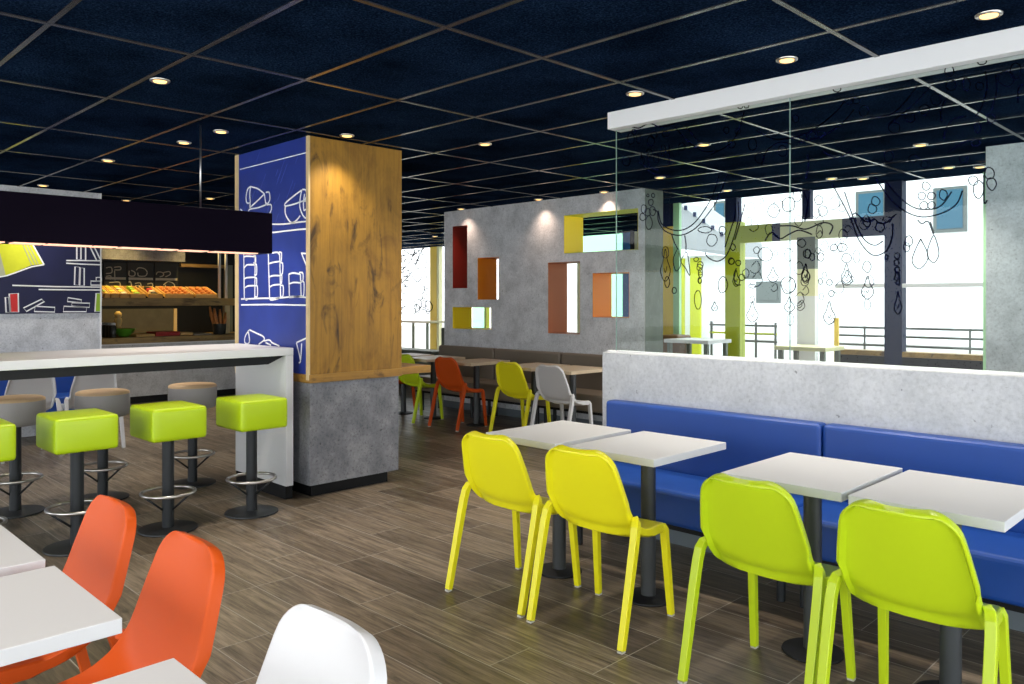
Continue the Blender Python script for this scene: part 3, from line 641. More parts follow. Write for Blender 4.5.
# ------------------------------------------------------------------ bar stools
def ring(mb, c, r, t, mat, n=40, th=8):
    mb.sweep([(c[0] + r * math.cos(2 * PI * k / n), c[1] + r * math.sin(2 * PI * k / n), c[2]) for k in range(n)], t, mat, th, True, closed=True)
def stool_frame(t, top):
    b = MB(); b.lathe([(.172, 0), (.176, .004), (.174, .011), (.12, .016), (.05, .020)], M['char'], 40); b.build('base', t, sharp=35)
    b = MB(); b.lathe([(.036, .018), (.036, top)], M['char'], 24); b.build('column', t, sharp=40)
    b = MB(); ring(b, (0, 0, .235), .157, .0105, M['chrome']); b.build('foot_ring', t)
    for k in range(3):
        a = 2 * PI * k / 3 + .55; b = MB()
        b.sweep([(.03 * math.cos(a), .03 * math.sin(a), .125), (.152 * math.cos(a), .152 * math.sin(a), .229)], .007, M['char'], 6, True); b.build('strut', t)
def rounded_box(mb, hx, hy, z0, z1, r, mat, n=5):
    """soft upholstered box"""
    bm = bmesh.new(); bmesh.ops.create_cube(bm, size=1.)
    for v in bm.verts: v.co = Vector((v.co.x * 2 * hx, v.co.y * 2 * hy, (z0 + z1) / 2 + v.co.z * (z1 - z0)))
    bmesh.ops.subdivide_edges(bm, edges=bm.edges[:], cuts=6, use_grid_fill=True)
    for v in bm.verts:      # slight cushion swell
        fx, fy = v.co.x / hx, v.co.y / hy; fz = (v.co.z - (z0 + z1) / 2) / ((z1 - z0) / 2)
        if abs(fz) > .999 and fz > 0: v.co.z += .008 * (1 - fx * fx) * (1 - fy * fy)
        if abs(fx) > .999: v.co.x += math.copysign(.006, fx) * (1 - fy * fy) * (1 - fz * fz)
        if abs(fy) > .999: v.co.y += math.copysign(.006, fy) * (1 - fx * fx) * (1 - fz * fz)
    mb.add([v.co.copy() for v in bm.verts], [[v.index for v in f.verts] for f in bm.faces], mat, True); bm.free()
st_lab = ['lime square-seated bar stool beside the white bar end panel, next to the pillar', 'lime square-seated bar stool, second from the bar end panel',
          'lime square-seated bar stool, third from the bar end panel, rising behind an orange chair', 'lime square-seated bar stool at the frame edge, farthest from the pillar']
proto = thing('bar_stool', st_lab[0], 'stool', (0, 0, 0), 0, 'lime bar stools at the bar')
stool_frame(proto, .582)
b = MB(); rounded_box(b, .19, .168, .583, .782, .02, M['limevinyl']); b.build('seat', proto, bevel=.018, seg=3)
for i, y in enumerate((2.59, 2.03, 1.505, .985)):
    if i == 0: proto.location = (-5.09, y, 0)
    else: dup(proto, (-5.09, y, 0), 0, st_lab[i])
gp = thing('bar_stool', 'grey round bar stool with warm-lit beige top behind the bar, nearest the end panel', 'stool', (0, 0, 0), 0, 'grey round stools behind the bar')
stool_frame(gp, .60)
b = MB(); b.lathe([(.16, .601), (.176, .612), (.18, .64), (.18, .762)], M['greyvinyl'], 40); b.build('seat', gp, sharp=50)
b = MB(); b.lathe([(.18, .7625), (.177, .776), (.16, .785), (.10, .789), (.02, .790)], M['beige'], 40); b.build('seat_top', gp, sharp=50)['label'] = 'padded seat top, beige for warm strip light'
for i, (y, lab) in enumerate(((2.67, None), (2.01, 'grey round bar stool with warm-lit beige top behind the bar, middle one of three'), (1.455, 'grey round bar stool behind the bar, in front of the first white chair'))):
    if i == 0: gp.location = (-6.22, y, 0)
    else: dup(gp, (-6.22, y, 0), 0, lab)

# ================================================================== CHAIR
def chair(label, mat, group=None):
    t = thing('dining_chair', label, 'chair', (0, 0, 0), 0, group)
    sl = [0, .22, .45, .64, .78, .86, .905, .925, .945, .97, .987, 1.]; sl = [-q for q in sl[:0:-1]] + sl
    P0 = Vector((-.072, .44)); bd = Vector((-.385, 1.)).normalized(); Lb = .388
    rows = []     # (kind, q)
    seatL = .292
    for q in (0., .004, .011, .02, .035, .06, .10, .16, .24, .34): rows.append(('s', q / .34))
    for k in range(1, 11): rows.append(('f', k / 11))
    for q in (0., .1, .22, .36, .5, .64, .75, .83, .89, .93, .955, .972, .985, .994, 1.): rows.append(('b', q))
    def hwb(f): return .219 - .055 * max(0, (f - .10) / .90) ** 1.35
    def pt(kind, q, s):
        r = .055 + .10 * abs(s) ** 3
        a = P0 + Vector((r, 0)); c = P0 + bd * r
        fr = P0 + Vector((seatL, 0)); top = P0 + bd * Lb
        if kind == 's':
            y = fr.x + (a.x - fr.x) * q; z = .44 - .018 * (1 - q) ** 4 - .012 * (1 - s * s) * math.sin(PI * min(1, q)) ; p = Vector((y, z)); dist = fr.x - y
            nrm = Vector((0, 1)); arc = dist; ttop = 9.
        elif kind == 'f':
            p = a * (1 - q) ** 2 + P0 * 2 * q * (1 - q) + c * q * q
            d = (P0 - a) * (1 - q) + (c - P0) * q; nrm = Vector((d.y, -d.x)).normalized(); arc = 9.; ttop = 9.
        else:
            p = c + (top - c) * q; nrm = Vector((bd.y, -bd.x)); arc = 9.; ttop = (top - p).length
            p = p + nrm * .016 * s * s * q
        # half width
        if kind == 's':
            hw = .196 + .014 * min(1, dist / .25)
            if dist < .06: hw -= .06 - math.sqrt(max(0, .06 ** 2 - (.06 - dist) ** 2))
        elif kind == 'f': hw = .210 + (hwb(r / Lb) - .210) * q * q * (3 - 2 * q)
        else:
            f = min(1, max(0, ((p - P0).dot(bd)) / Lb)); hw = hwb(f)
            rc = .078
            if ttop < rc: hw -= rc - math.sqrt(max(0, rc * rc - (rc - ttop) ** 2))
            hw = hw
        edge = min((1 - abs(s)) * hw, arc if kind == 's' else 9., ttop)
        e0 = min(1, max(0, (edge - .012) / .006)); th = .034 - .023 * e0
        if kind == 'f': th = .034 - .023 * e0 * min(1, max(0, (q - .42) / .06))
        if kind == 's': th = .034 + .010 * min(1, dist / .05)
        rnd = .0045 * max(0, 1 - edge / .006)   # softened lip
        f3 = Vector((s * hw, p.x, p.y)); n3 = Vector((-.25 * s * (1 if kind == 'b' else 0), nrm.x, nrm.y)).normalized()
        return f3 - n3 * rnd, f3 - n3 * (th - rnd * .6)
    F = []; Bk = []
    for kind, q in rows:
        rf, rb = [], []
        for s in sl: a, c = pt(kind, q, s); rf.append(a); rb.append(c)
        F.append(rf); Bk.append(rb)
    nr, nc = len(rows), len(sl); vs = [v for r in F for v in r] + [v for r in Bk for v in r]; o = nr * nc; fs = []
    for i in range(nr - 1):
        for j in range(nc - 1):
            fs.append((i * nc + j, i * nc + j + 1, (i + 1) * nc + j + 1, (i + 1) * nc + j)); fs.append((o + i * nc + j, o + (i + 1) * nc + j, o + (i + 1) * nc + j + 1, o + i * nc + j + 1))
        for j in (0, nc - 1): fs.append((i * nc + j, (i + 1) * nc + j, o + (i + 1) * nc + j, o + i * nc + j))
    for j in range(nc - 1):
        for i in (0, nr - 1): fs.append((i * nc + j, o + i * nc + j, o + i * nc + j + 1, i * nc + j + 1))
    b = MB(); b.add(vs, fs, mat, True); b.build('seat_shell', t, sharp=48)
    for sx in (-1, 1):
        path = [(sx * .240, -.240, .008), (sx * .240, -.152, .37), (sx * .239, -.135, .44), (sx * .236, -.122, .483), (sx * .230, -.110, .504), (sx * .217, -.094, .514)]
        b = MB(); b.sweep(path, [.0145, .0165, .0165, .0165, .0155, .013], mat, 4, False, up=(sx, 0, .0)); lg = b.build('leg', t, bevel=.003)
        b = MB(); b.box((sx * .240 - .013, -.2405 - .013, 0), (sx * .240 + .013, -.2405 + .013, .0078), M['glide']); b.build('foot_glide', lg)
        path = [(sx * .200, .235, .008), (sx * .188, .196, .40), (sx * .184, .184, .425)]
        b = MB(); b.sweep(path, [.0135, .016, .012], mat, 4, False, up=(sx, 0, 0)); lg = b.build('leg', t, bevel=.003)
        b = MB(); b.box((sx * .200 - .012, .2355 - .012, 0), (sx * .200 + .012, .2355 + .012, .0078), M['glide']); b.build('foot_glide', lg)
    b = MB()
    for sx in (-1, 1): b.sweep([(sx * .178, .175, .404), (sx * .182, .05, .406)], .009, mat)
    b.sweep([(-.174, .17, .403), (.174, .17, .403)], .009, mat); b.build('seat_frame', t, bevel=.003)
    return t
M['glide'] = plain('clear_glide', (.55, .54, .48), .3)
c0 = chair('yellow plastic chair near the low partition end, beside the other big yellow chair', M['yellow'])
c0.location = (-2.80, 2.835, 0); c0.rotation_euler = (0, 0, .05); c0['group'] = 'chairs facing the blue bench'
SW = lambda m: {M['yellow']: m}
fx = 'chairs facing the blue bench'; fb = 'chairs facing the taupe bench'; ff = 'foreground chairs'
dup(c0, (-2.254, 2.850, 0), .075, 'yellow plastic chair in the middle of the room, next to a lime chair', fx)
dup(c0, (-1.437, 2.825, 0), 0, 'lime plastic chair next to the yellow pair, facing the blue bench', fx, SW(M['lime']))
dup(c0, (-.91, 2.81, 0), .01, 'lime plastic chair at the frame edge, largest of all chairs seen from behind', fx, SW(M['lime']))
dup(c0, (-7.65, 6.02, 0), 0, 'lime plastic chair partly hidden by the oak pillar', fb, SW(M['lime']))
dup(c0, (-6.885, 6.03, 0), 0, 'orange plastic chair facing the taupe bench across the room', fb, SW(M['orange']))
dup(c0, (-5.915, 6.06, 0), 0, 'yellow plastic chair between the orange and the white chair at the taupe bench', fb)
dup(c0, (-5.33, 6.05, 0), 0, 'white plastic chair at the taupe bench near the low partition', fb, SW(M['whitepp']))
dup(c0, (-8.22, 6.06, 0), 0, 'orange plastic chair almost hidden behind the pillar and the lime chair', fb, SW(M['orange']))
dup(c0, (-2.70, .70, 0), PI, 'orange plastic chair facing the camera side, in front of a lime stool column', ff, SW(M['orange']))
dup(c0, (-2.115, .705, 0), PI, 'orange plastic chair between two white foreground tables, nearest orange one', ff, SW(M['orange']))
dup(c0, (-1.39, .675, 0), PI, 'white plastic chair cut off by the bottom edge of the photo', ff, SW(M['whitepp']))
dup(c0, (-8.435, 2.06, 0), PI / 2, 'white plastic chair beyond the bar, farther from the pillar', 'white chairs beyond the bar', SW(M['whitepp']))
dup(c0, (-8.435, 2.60, 0), PI / 2, 'white plastic chair beyond the bar, beside the buffet panel', 'white chairs beyond the bar', SW(M['whitepp']))

# ================================================================== TABLES
def table(label, group, top):
    t = thing('cafe_table', label, 'table', (0, 0, 0), 0, group)
    b = MB(); b.box((-.245, -.305, .712), (.245, .305, .746), top); b.build('tabletop', t, bevel=.002)
    b = MB(); b.lathe([(.118, 0), (.121, .004), (.119, .011), (.08, .016), (.05, .020)], M['black'], 40); b.build('base', t, sharp=35)
    b = MB(); b.lathe([(.036, .018), (.036, .70)], M['pole'], 24); b.lathe([(.10, .700), (.10, .7115)], M['pole'], 24); b.build('column', t, sharp=40)
    return t
TG = 'white tables at the blue bench'
t0 = table('white square table in front of the blue bench, closest to the partition end', TG, M['white']); t0.location = (-2.83, 3.185, 0)
dup(t0, (-2.272, 3.205, 0), 0, 'white square table with a yellow chair, second along the blue bench', TG)
dup(t0, (-1.445, 3.185, 0), 0, 'white square table with a lime chair, third along the blue bench', TG)
dup(t0, (-.925, 3.17, 0), 0, 'white square table cut by the frame edge, last along the blue bench', TG)
FG = 'foreground white tables'
dup(t0, (-2.648, .328, 0), 0, 'white table corner at the frame edge, farther of the two beside the orange chairs', FG)
dup(t0, (-2.085, .330, 0), 0, 'large white table in the foreground in front of the orange chairs', FG)
dup(t0, (-1.32, .330, 0), 0, 'white table corner at the bottom edge of the photo', FG)
BG = 'beige tables at the taupe bench'
bt = table('beige table at the taupe bench behind the orange chair', BG, M['beigetop']); bt.location = (-6.82, 6.24, 0)
dup(bt, (-7.60, 6.24, 0), 0, 'beige table at the taupe bench behind the lime chair', BG)
dup(bt, (-5.90, 6.24, 0), 0, 'beige table at the taupe bench behind the yellow chair', BG)
dup(bt, (-5.36, 6.24, 0), 0, 'beige table at the taupe bench behind the white chair', BG)
dup(bt, (-8.20, 6.24, 0), 0, 'beige table almost hidden by the oak pillar', BG)

# ================================================================== BENCHES
def bench(label, loc, w, mat, group, depth=.54, bz=.818, rz=0., legs=True, base=None):
    t = thing('bench', label, 'bench', loc, rz, group)        # origin: middle of the rear edge; seat towards -y
    b = MB(); b.box((-w / 2, -depth, .275), (w / 2, -.10, .455), mat); b.build('seat_cushion', t, bevel=.022, seg=3)
    b = MB(); b.box((-w / 2, -.098, .28), (w / 2, -.002, bz), mat); b.build('backrest', t, bevel=.022, seg=3)
    b = MB(); b.box((-w / 2 + .02, -depth + .04, .245), (w / 2 - .02, -.03, .2745), M['black']); b.build('seat_frame', t)
    for sx in (-1, 1):
        for yy in (-depth + .13, -.12):
            b = MB(); b.lathe([(.021, 0), (.021, .2445)], M['char'], 16, (sx * (w / 2 - .055), yy, 0)); b.build('leg', t, sharp=40)
    return t
bx0 = at_y(604.5, 400, PY - .1)[0]; bxs = at_y(821, 400, PY - .1)[0]; bw = bxs - bx0
bench('royal blue padded bench along the low partition, behind the yellow chairs', ((bx0 + bxs) / 2, PY - .001, 0), bw - .006, M['bluevinyl'], 'blue benches on the partition')
bench('royal blue padded bench along the low partition, behind the lime chairs', (bxs + bw / 2, PY - .001, 0), bw - .006, M['bluevinyl'], 'blue benches on the partition')
tb = 'taupe bench sections'
for x0, x1, lab in ((-8.33, -7.24, 'taupe bench section at the wall end by the far window'), (-7.24, -6.135, 'taupe bench section behind the orange and yellow chairs'), (-6.135, -5.03, 'taupe bench section behind the white chair near the partition')):
    bench(lab, ((x0 + x1) / 2, GWY0 - .014, 0), x1 - x0 - .012, M['taupe'], tb, bz=.838)
bench('blue bench against the mural wall beyond the bar', (LX + .022, 1.9, 0), 2.2, M['bluevinyl'], None, rz=PI / 2)

# ================================================================== BUFFET / KITCHEN
KF = -11.6
bf = thing('buffet_counter', 'grey stone-look buffet counter with a wooden worktop behind the bar', 'counter', (KF, 4.6, 0))
b = MB(); b.box((KF - .9, 3.10, .1), (KF, 8.19, .825), M['concrete']); lp(b, 'body', bf)
b = MB(); b.box((KF - .9, 3.10, 0), (KF - .05, 8.19, .099), M['black']); lp(b, 'plinth', bf)
b = MB(); b.box((KF - .95, 3.10, .842), (KF + .01, 8.19, .925), M['shelf_wood']); lp(b, 'worktop', bf, bevel=.003)
b = MB(); b.box((KF - .9, 3.10, .8255), (KF + .02, 8.19, .8415), M['white_edge']); lp(b, 'edge_strip', bf)
sh = thing('bread_shelf', 'wooden display shelf for bread hanging above the buffet counter', 'shelf', (KF, 4.6, 1.36))
b = MB(); b.box((KF - .55, 3.10, 1.365), (KF - .03, 8.19, 1.474), M['shelf_wood']); lp(b, 'board', sh, bevel=.003)
for u in (219.4, 226.2):
    p = at_x(u, 300, KF - .2); b = MB(); b.sweep([(p[0], p[1], 1.4745), (p[0], p[1], CEIL - .002)], .022, M['film'], 10, True); lp(b, 'hanger_post', sh)
p = at_x(226.3, 300, KF - .45); b = MB(); b.sweep([(p[0], p[1], .926), (p[0], p[1], 1.3645)], .04, M['oak_pale'], 4); lp(b, 'support_post', sh)
# kitchen wall dressing
KB = KX + .012
b = MB(); a = at_x(103, 250, KB); c = at_x(178.5, 262.4, KB); b.box((KB - .01, 3.12, c[2]), (KB + .25, c[1], CEIL - .003), M['concrete_dark']); b.build('wall_soffit', kind='structure')
b = MB(); a = at_x(103, 309, KB); c = at_x(172.5, 333, KB); b.box((KB - .01, 3.12, .93), (KB + .03, c[1], a[2]), M['splash']); b.box((KB - .01, c[1] + .002, .93), (KB + .05, c[1] + .05, a[2]), M['oak_pale']); b.build('wall_splashback', kind='structure')
p = at_x(179.5, 265, KB); q = at_x(224, 267, KB)
b = MB(); b.box((KB - .01, p[1], p[2] - .03), (KB + .06, q[1], p[2] + .02), M['shelf_wood']); b.box((KB - .01, q[1] + .001, .93), (KB + .06, q[1] + .12, p[2] + .02), M['f_olive']); b.build('door_1', kind='structure')
cb = [(85, 330), (330, 615), (615, 870)]
def kz(p, X): return at_x(95 + p[0] / 10.52, 245 + p[1] / 10.52, X)
draw = [[[(90, 240), (170, 235), (175, 290), (95, 300)], [(200, 235), (265, 230), (265, 260), (205, 262)], [(205, 270), (210, 370)], [(100, 330), (165, 325), (160, 365)], [(150, 395), (250, 390), (265, 430), (255, 470)], [(90, 420), (150, 440)]],
        [[(340, 270), (345, 320), (410, 325), (420, 290), (380, 265)], [(435, 265), (460, 240), (520, 250), (550, 285)], [(450, 290), (460, 325), (530, 325), (550, 290)], [(300, 395), (320, 380), (380, 400), (385, 460)], [(420, 405), (475, 400), (480, 460), (425, 455)], [(420, 430), (475, 428)], [(550, 410), (608, 405), (608, 470), (555, 470)], [(552, 440), (606, 438)]],
        [[(640, 310), (660, 285), (710, 290), (720, 320), (680, 335)], [(720, 290), (780, 280), (790, 310), (740, 335)], [(650, 460), (700, 455), (700, 480)], [(720, 420), (770, 385), (830, 410), (835, 450)], [(740, 420), (745, 460)]]]
labs = ['black chalkboard with cup drawings beside the mural wall edge', 'black chalkboard with cup drawings, middle panel above the bread', 'black chalkboard with kettle drawing next to the dark doorway']
for k, (x0, x1) in enumerate(cb):
    a = kz((x0, 185), KB); c = kz((x1, 185), KB)
    b = MB(); b.box((KB, a[1] + .006, 1.50), (KB + .03, c[1] - .006, a[2]), M['board'])
    for q in draw[k]:
        P = [kz(p, KB + .03) for p in q]
        P = [(p[0], min(max(p[1], a[1] + .03), c[1] - .03), p[2]) for p in P]
        b.ribbon(P, N, .014, M['chalkpale'], .003)
    s0 = kz((0, 345), KB + .03)[2]; b.box((KB + .03, a[1] + .02, s0 - .02), (KB + .034, c[1] - .02, s0 + .015), M['chalkpale'])
    tag(b.build('chalkboard'), labs[k], 'chalkboard', 'chalkboards above the buffet')
# bins and bread on the shelf
def bin_(label, u0, u1, mats, kind):
    y0 = at_x(u0, 297, KF - .1)[1]; y1 = at_x(u1, 297, KF - .1)[1] - .012; wd = y1 - y0; cy = (y0 + y1) / 2
    t = thing('display_bin', label, 'bin', (KF - .28, cy, 1.4745), 0, 'display bins on the bread shelf')
    ta = .40
    def P(x, y, z):   # tilted tray, high at the back
        return (-x * math.cos(ta) + .20, y, .012 + z * math.cos(ta) + (x) * math.sin(ta) * .72)
    b = MB(); h = .05
    def slab(x0, x1, ya, yb, za, zb):
        b.add([P(x, y, z) for z in (za, zb) for y in (ya, yb) for x in (x0, x1)], [(0, 2, 3, 1), (4, 5, 7, 6), (0, 1, 5, 4), (2, 6, 7, 3), (0, 4, 6, 2), (1, 3, 7, 5)], M['crate'])
    slab(0, .42, -wd / 2, wd / 2, -.01, 0); slab(0, .012, -wd / 2, wd / 2, 0, h); slab(.408, .42, -wd / 2, wd / 2, 0, h); slab(0, .42, -wd / 2, -wd / 2 + .012, 0, h); slab(0, .42, wd / 2 - .012, wd / 2, 0, h)
    b.build('crate', t)
    n = max(1, int((wd - .03) / (.085 if kind == 'bread' else .10)))
    for i in range(n):
        for j in range(4):
            yy = -wd / 2 + .015 + (wd - .03) * (i + .5) / n; xx = .055 + .1 * j
            m = mats[(i + j) % len(mats)]; q = P(xx, yy, .036)
            if kind == 'bread':
                bb = MB(); bb.lathe([(.004, -.028), (.025, -.024), (.038, 0), (.030, .020), (.012, .030), (.003, .031)], m, 10)
                o = bb.build('bread_roll'); lab = 'small crusty roll heaped in a tilted crate on the bread shelf'
                gg = 'bread rolls on the shelf'; cat = 'bread'
            else:
                bb = MB(); bb.box((-.036, -min(.036, (wd - .04) / n / 2), -.022), (.036, min(.036, (wd - .04) / n / 2), .022), m); o = bb.build('packet', bevel=.008)
                lab = 'small coloured packet standing in a bin on the bread shelf'; gg = 'packets on the shelf'; cat = 'packet'
            o.location = Vector(t.location) + Vector(q); o.rotation_euler = (random.uniform(-.2, .2), ta * .7, random.uniform(-.8, .8) if kind == 'bread' else 0)
            tag(o, lab, cat, gg)
bin_('bin of yellow packets on the bread shelf, next to the mural wall edge', 103.5, 110.5, [M['binyellow'], M['bingreen']], 'p')
bin_('bin of orange packets on the bread shelf', 110.5, 119.5, [M['binorange'], M['binyellow']], 'p')
bin_('bin of whitish packets on the bread shelf', 119.5, 130, [M['binwhite'], M['binyellow']], 'p')
bin_('bin of green packets on the bread shelf', 130, 146, [M['bingreen'], M['binyellow'], M['bingreen']], 'p')
bin_('bin of dark packets on the bread shelf beside the bread', 148, 163, [M['jar'], M['binwhite'], M['redtray']], 'p')
bin_('wide tilted crate of bread rolls nearer the bins of packets', 165, 194, [M['bread']], 'bread')
bin_('wide tilted crate of bread rolls nearer the white posts', 195, 218, [M['bread']], 'bread')
# things on the worktop
WZ = .9255
def onw(u, dx=.0): 
    p = at_x(u, 330, KF - .3 - dx); return (p[0], p[1], WZ)
b = MB(); b.lathe([(.05, 0), (.06, .004), (.13, .075), (.15, .115), (.142, .115), (.115, .07), (.05, .016)], M['bowlgreen'], 28); tag(b.build('bowl', loc=onw(124), sharp=50), 'green bowl on the wooden buffet worktop', 'bowl')
t = thing('pepper_mill', 'pale wooden mill standing behind the green bowl', 'mill', onw(118, .34)); b = MB(); b.lathe([(.055, 0), (.06, .02), (.04, .14), (.055, .22), (.045, .26)], M['bottle'], 20); b.build('body', t, sharp=50)
b = MB(); b.lathe([(.03, .2605), (.05, .29), (.05, .33), (.02, .36)], M['bottle'], 20); b.build('knob', t, sharp=50)
for u, dx, lab in ((105.2, .1, 'dark jar with pale lid by the mural wall edge on the worktop'), (109, .0, 'dark jar with pale lid, front one of the small jars'), (112.5, -.12, 'dark jar with pale lid beside the green bowl')):
    t = thing('jar', lab, 'jar', onw(u, dx), 0, 'jars on the worktop'); b = MB(); b.lathe([(.045, 0), (.05, .01), (.05, .15), (.035, .17)], M['jar'], 18); b.build('body', t, sharp=50)
    b = MB(); b.lathe([(.040, .1705), (.042, .175), (.042, .20), (.03, .205)], M['film'], 18); b.build('lid', t, sharp=50)
def slabw(name, u0, u1, z1, mat, lab, cat, x0=-.15, x1=-.5, dz=0):
    y0 = at_x(u0, 330, KF - .3)[1]; y1 = at_x(u1, 330, KF - .3)[1]
    b = MB(); b.box((KF + x0, y0, WZ + dz), (KF + x1, y1, WZ + dz + z1), mat); return tag(b.build(name, bevel=.006), lab, cat)
slabw('cutting_board', 132, 151, .035, M['crate'], 'pale wooden cutting board on the buffet worktop beside the green bowl', 'board')
slabw('serving_tray', 151.5, 176, .06, M['redtray'], 'dark red tray on the buffet worktop between two wooden boards', 'tray')
slabw('cutting_board', 176.5, 189, .045, M['crate'], 'wooden board on the buffet worktop beside the red tray', 'board')
slabw('metal_plate', 190, 208, .02, M['steelgrey'], 'flat grey plate on the buffet worktop beside the baguettes', 'plate')
t = thing('bread_basket', 'tall dark basket of upright baguettes by the wooden post', 'basket', onw(219.5, -.06)); b = MB(); b.lathe([(.085, 0), (.09, .01), (.10, .16), (.092, .16), (.08, .012)], M['jar'], 20); b.build('basket_body', t, sharp=50)
for k, (dx, dy, lx, ly, h) in enumerate(((-.03, -.03, -.02, -.10, .42), (.02, -.03, .02, -.07, .40), (-.01, .03, 0, -.02, .38), (.03, .04, .03, .03, .33))):
    p = onw(219.5, -.06); b = MB(); b.sweep([(dx * .8, dy * .8, .014), (dx + lx * .3, dy + ly * .3, .12), (dx + lx * .8, dy + ly * .8, h * .7), (dx + lx, dy + ly, h)], [.022, .026, .028, .012], M['bread'], 8, True)
    tag(b.build('baguette', loc=p), 'crusty baguette standing upright in the dark basket', 'bread', 'baguettes in the basket')
# ceiling-high tables by the windows
def high_table(label, x0, x1, y0, y1, z, mat):
    t = thing('high_table', label, 'table', ((x0 + x1) / 2, (y0 + y1) / 2, 0), 0, 'high tables by the windows')
    hx, hy = (x1 - x0) / 2, (y1 - y0) / 2
    b = MB(); b.box((-hx, -hy, z - .04), (hx, hy, z), mat); b.build('tabletop', t, bevel=.003)
    for sx in (-1, 1):
        for sy in (-1, 1):
            b = MB(); b.sweep([(sx * (hx - .05), sy * (hy - .05), 0), (sx * (hx - .05), sy * (hy - .05), z - .0405)], .022, M['f_olive']); b.build('leg', t)
    return t
def spanx(u0, u1, Y): return at_y(u0, 300, Y)[0], at_y(u1, 300, Y)[0]
x0, x1 = spanx(676, 720, 7.95); high_table('white high table by the window beside the grey wall end', x0, x1, 7.7, 8.2, 1.0, M['white'])
x0, x1 = spanx(783, 834, 8.0); high_table('cream high table by the window seen through the glass screen', x0, x1, 7.8, 8.25, .97, M['f_cream'])
x0, x1 = spanx(403, 438, 10.9); high_table('far high table by the window with the scrolling drawing', x0, x1, 10.6, 11.2, 1.0, M['beigetop'])
x0, x1 = spanx(662, 674, 8.0)
t = thing('booth_seat', 'brown padded booth seat by the window past the grey wall end', 'seat', ((x0 + x1) / 2, 8.1, 0)); b = MB(); b.box((-.14, -.1, .3), (.14, .2, 1.03), M['brown']); b.build('backrest', t, bevel=.03)
b = MB(); b.box((-.14, -.42, 0), (.14, -.101, .46), M['brown']); b.build('seat_cushion', t, bevel=.03)
t = thing('booth_seat', 'dark green booth end past the far end of the grey wall', 'seat', (-10.6, 8.6, 0)); b = MB(); b.box((.38, -.05, 0), (.68, .05, .99), M['f_olive']); b.build('backrest', t, bevel=.02)
b = MB(); b.box((-1.2, -.25, 0), (.379, .2, .60), M['f_olive']); b.build('seat_cushion', t, bevel=.03)

# ================================================================== DOWNLIGHTS
LT = [(-4.433, 1.724, 'round recessed downlight in the navy ceiling over the open floor, nearest the camera', 60), (-5.462, 2.548, 'recessed downlight above the bar canopy rod', 40), (-6.039, 2.527, 'recessed downlight beside the one above the canopy rod, farther from the pillar', 40),
      (-7.271, 2.392, 'recessed downlight in the ceiling between the bar and the white chairs', 40), (-9.323, 2.432, 'recessed downlight close to the mural wall', 40), (-10.013, 3.495, 'recessed downlight over the kitchen opening past the mural wall edge', 60),
      (-9.123, 4.123, 'recessed downlight just beside the blue pillar mural edge', 60), (-4.948, 3.256, 'recessed downlight right in front of the oak pillar face', 26), (-4.47, 4.178, 'recessed downlight in the ceiling right of the oak pillar', 50),
      (-2.768, 3.774, 'recessed downlight in front of the white header, nearest its free end', 34), (-1.845, 3.777, 'recessed downlight in front of the middle of the white header', 34), (-.957, 3.782, 'recessed downlight at the top corner of the photo over the bench', 34),
      (-3.297, 5.379, 'bright recessed downlight seen through the glass drawing, first behind the screen', 50), (-4.48, 6.513, 'recessed downlight behind the glass near the grey wall corner', 40), (-4.492, 7.794, 'recessed downlight by the window behind the glass, beside the lime post', 30),
      (-5.512, 6.944, 'recessed downlight washing the grey wall above the wide yellow opening', 9), (-6.466, 6.909, 'recessed downlight washing the grey wall above the tall rust opening', 9), (-7.849, 6.908, 'recessed downlight washing the grey wall above the red opening', 9),
      (-11.537, 9.511, 'far recessed downlight in the bay past the grey wall end', 40), (-3.328, 7.755, 'left one of two paired downlights by the window behind the glass', 30), (-3.11, 7.973, 'right one of two paired downlights by the window behind the glass', 30),
      (-2.126, 6.566, 'recessed downlight behind the glass in front of the right grey wall', 40), (-2.308, 7.854, 'recessed downlight at the window next to the right grey wall, farther from it', 30), (-2.102, 8.022, 'recessed downlight at the window next to the right grey wall, touching its edge', 30),
      (-1.005, 4.503, 'recessed downlight behind the white header at the frame edge', 50), (-2.784, 4.495, 'recessed downlight just behind the white header near its middle', 50)]
LT += [(-11.95, 4.2, 'added downlight in the kitchen ceiling hidden behind the bar canopy, nearer the mural', 60), (-11.95, 5.3, 'added downlight in the kitchen ceiling hidden behind the bar canopy, nearer the pillar', 60),  # unseen lamps added for the kitchen's warm light
       (-2.9, .5, 'added fill downlight out of view over the foreground tables, farthest along the row', 26), (-2.0, .5, 'downlight out of view over the large foreground table', 26), (-1.1, .5, 'added fill downlight out of view over the foreground white chair', 26)]  # unseen lamps added to brighten the foreground tables and chairs
dl = None
def spot(par, P, col, blend=.9, ang=110):
    L = bpy.data.lights.new('downlight_lamp', 'SPOT'); L.energy = P; L.color = col; L.spot_size = math.radians(ang); L.spot_blend = blend; L.shadow_soft_size = .035
    o = bpy.data.objects.new('downlight_lamp', L); COL.objects.link(o); o.parent = par; o.location = (0, 0, -.022); return o
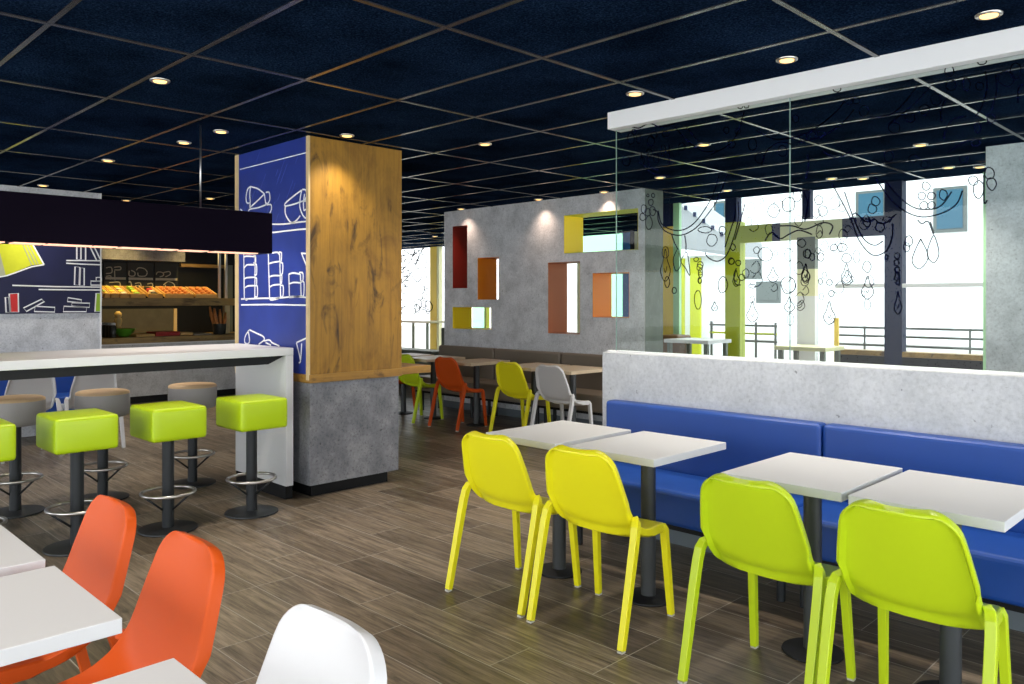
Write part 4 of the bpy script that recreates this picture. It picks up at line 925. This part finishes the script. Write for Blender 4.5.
for x, y, lab, P in LT:
    if dl is None:
        dl = thing('downlight', lab, 'light', (x, y, CEIL - .001), 0, 'recessed ceiling downlights')
        b = MB(); b.lathe([(.036, -.0015), (.038, -.007), (.046, -.010), (.052, -.006), (.053, -.0005)], M['chrome'], 24); b.build('trim_ring', dl, sharp=50)
        b = MB(); b.lathe([(.034, -.004), (.034, -.010), (.02, -.013), (.004, -.014)], M['lamp'], 20); b.build('lens', dl, sharp=50)
        r = dl
    else:
        r = dl.copy(); COL.objects.link(r); r.location = (x, y, CEIL - .001); r['label'] = lab
        for ch in [c for c in dl.children if c.type == 'MESH']:
            c = ch.copy(); COL.objects.link(c); c.parent = r
    spot(r, P * 1.25, (1., .70, .25) if x < -11.8 else (1., .90, .78) if P > 25 else (1., .72, .55))

# ================================================================== DAYLIGHT, CAMERA
W = bpy.data.worlds.new('daylight'); S.world = W; W.use_nodes = True
bg = W.node_tree.nodes['Background']; bg.inputs['Color'].default_value = (.93, .97, 1., 1); bg.inputs['Strength'].default_value = 3.0
def window_light(name, loc, rot, sx, sy, P, col=(.95, .98, 1.)):
    L = bpy.data.lights.new(name, 'AREA'); L.shape = 'RECTANGLE'; L.size = sx; L.size_y = sy; L.energy = P; L.color = col
    o = bpy.data.objects.new(name, L); COL.objects.link(o); o.location = loc; o.rotation_euler = rot; return o
cam = bpy.data.cameras.new('camera'); co = bpy.data.objects.new('camera', cam); COL.objects.link(co)
co.location = (0, 0, EYE); co.rotation_euler = (PI / 2, 0, PI / 4)
cam.sensor_width = 36.; cam.lens = 800. / 1024 * 36; cam.shift_y = -(342 - 300.5) / 1024; cam.clip_start = .05; cam.clip_end = 300
S.camera = co
S.view_settings.view_transform = 'Standard'; S.view_settings.look = 'None'; S.view_settings.gamma = 1.; S.view_settings.use_curve_mapping = False
S.view_settings.exposure = .55
S.cycles.use_denoising = True
S.cycles.max_bounces = 8; S.cycles.transparent_max_bounces = 16; S.cycles.caustics_reflective = False; S.cycles.caustics_refractive = False
S.cycles.sample_clamp_indirect = 6.
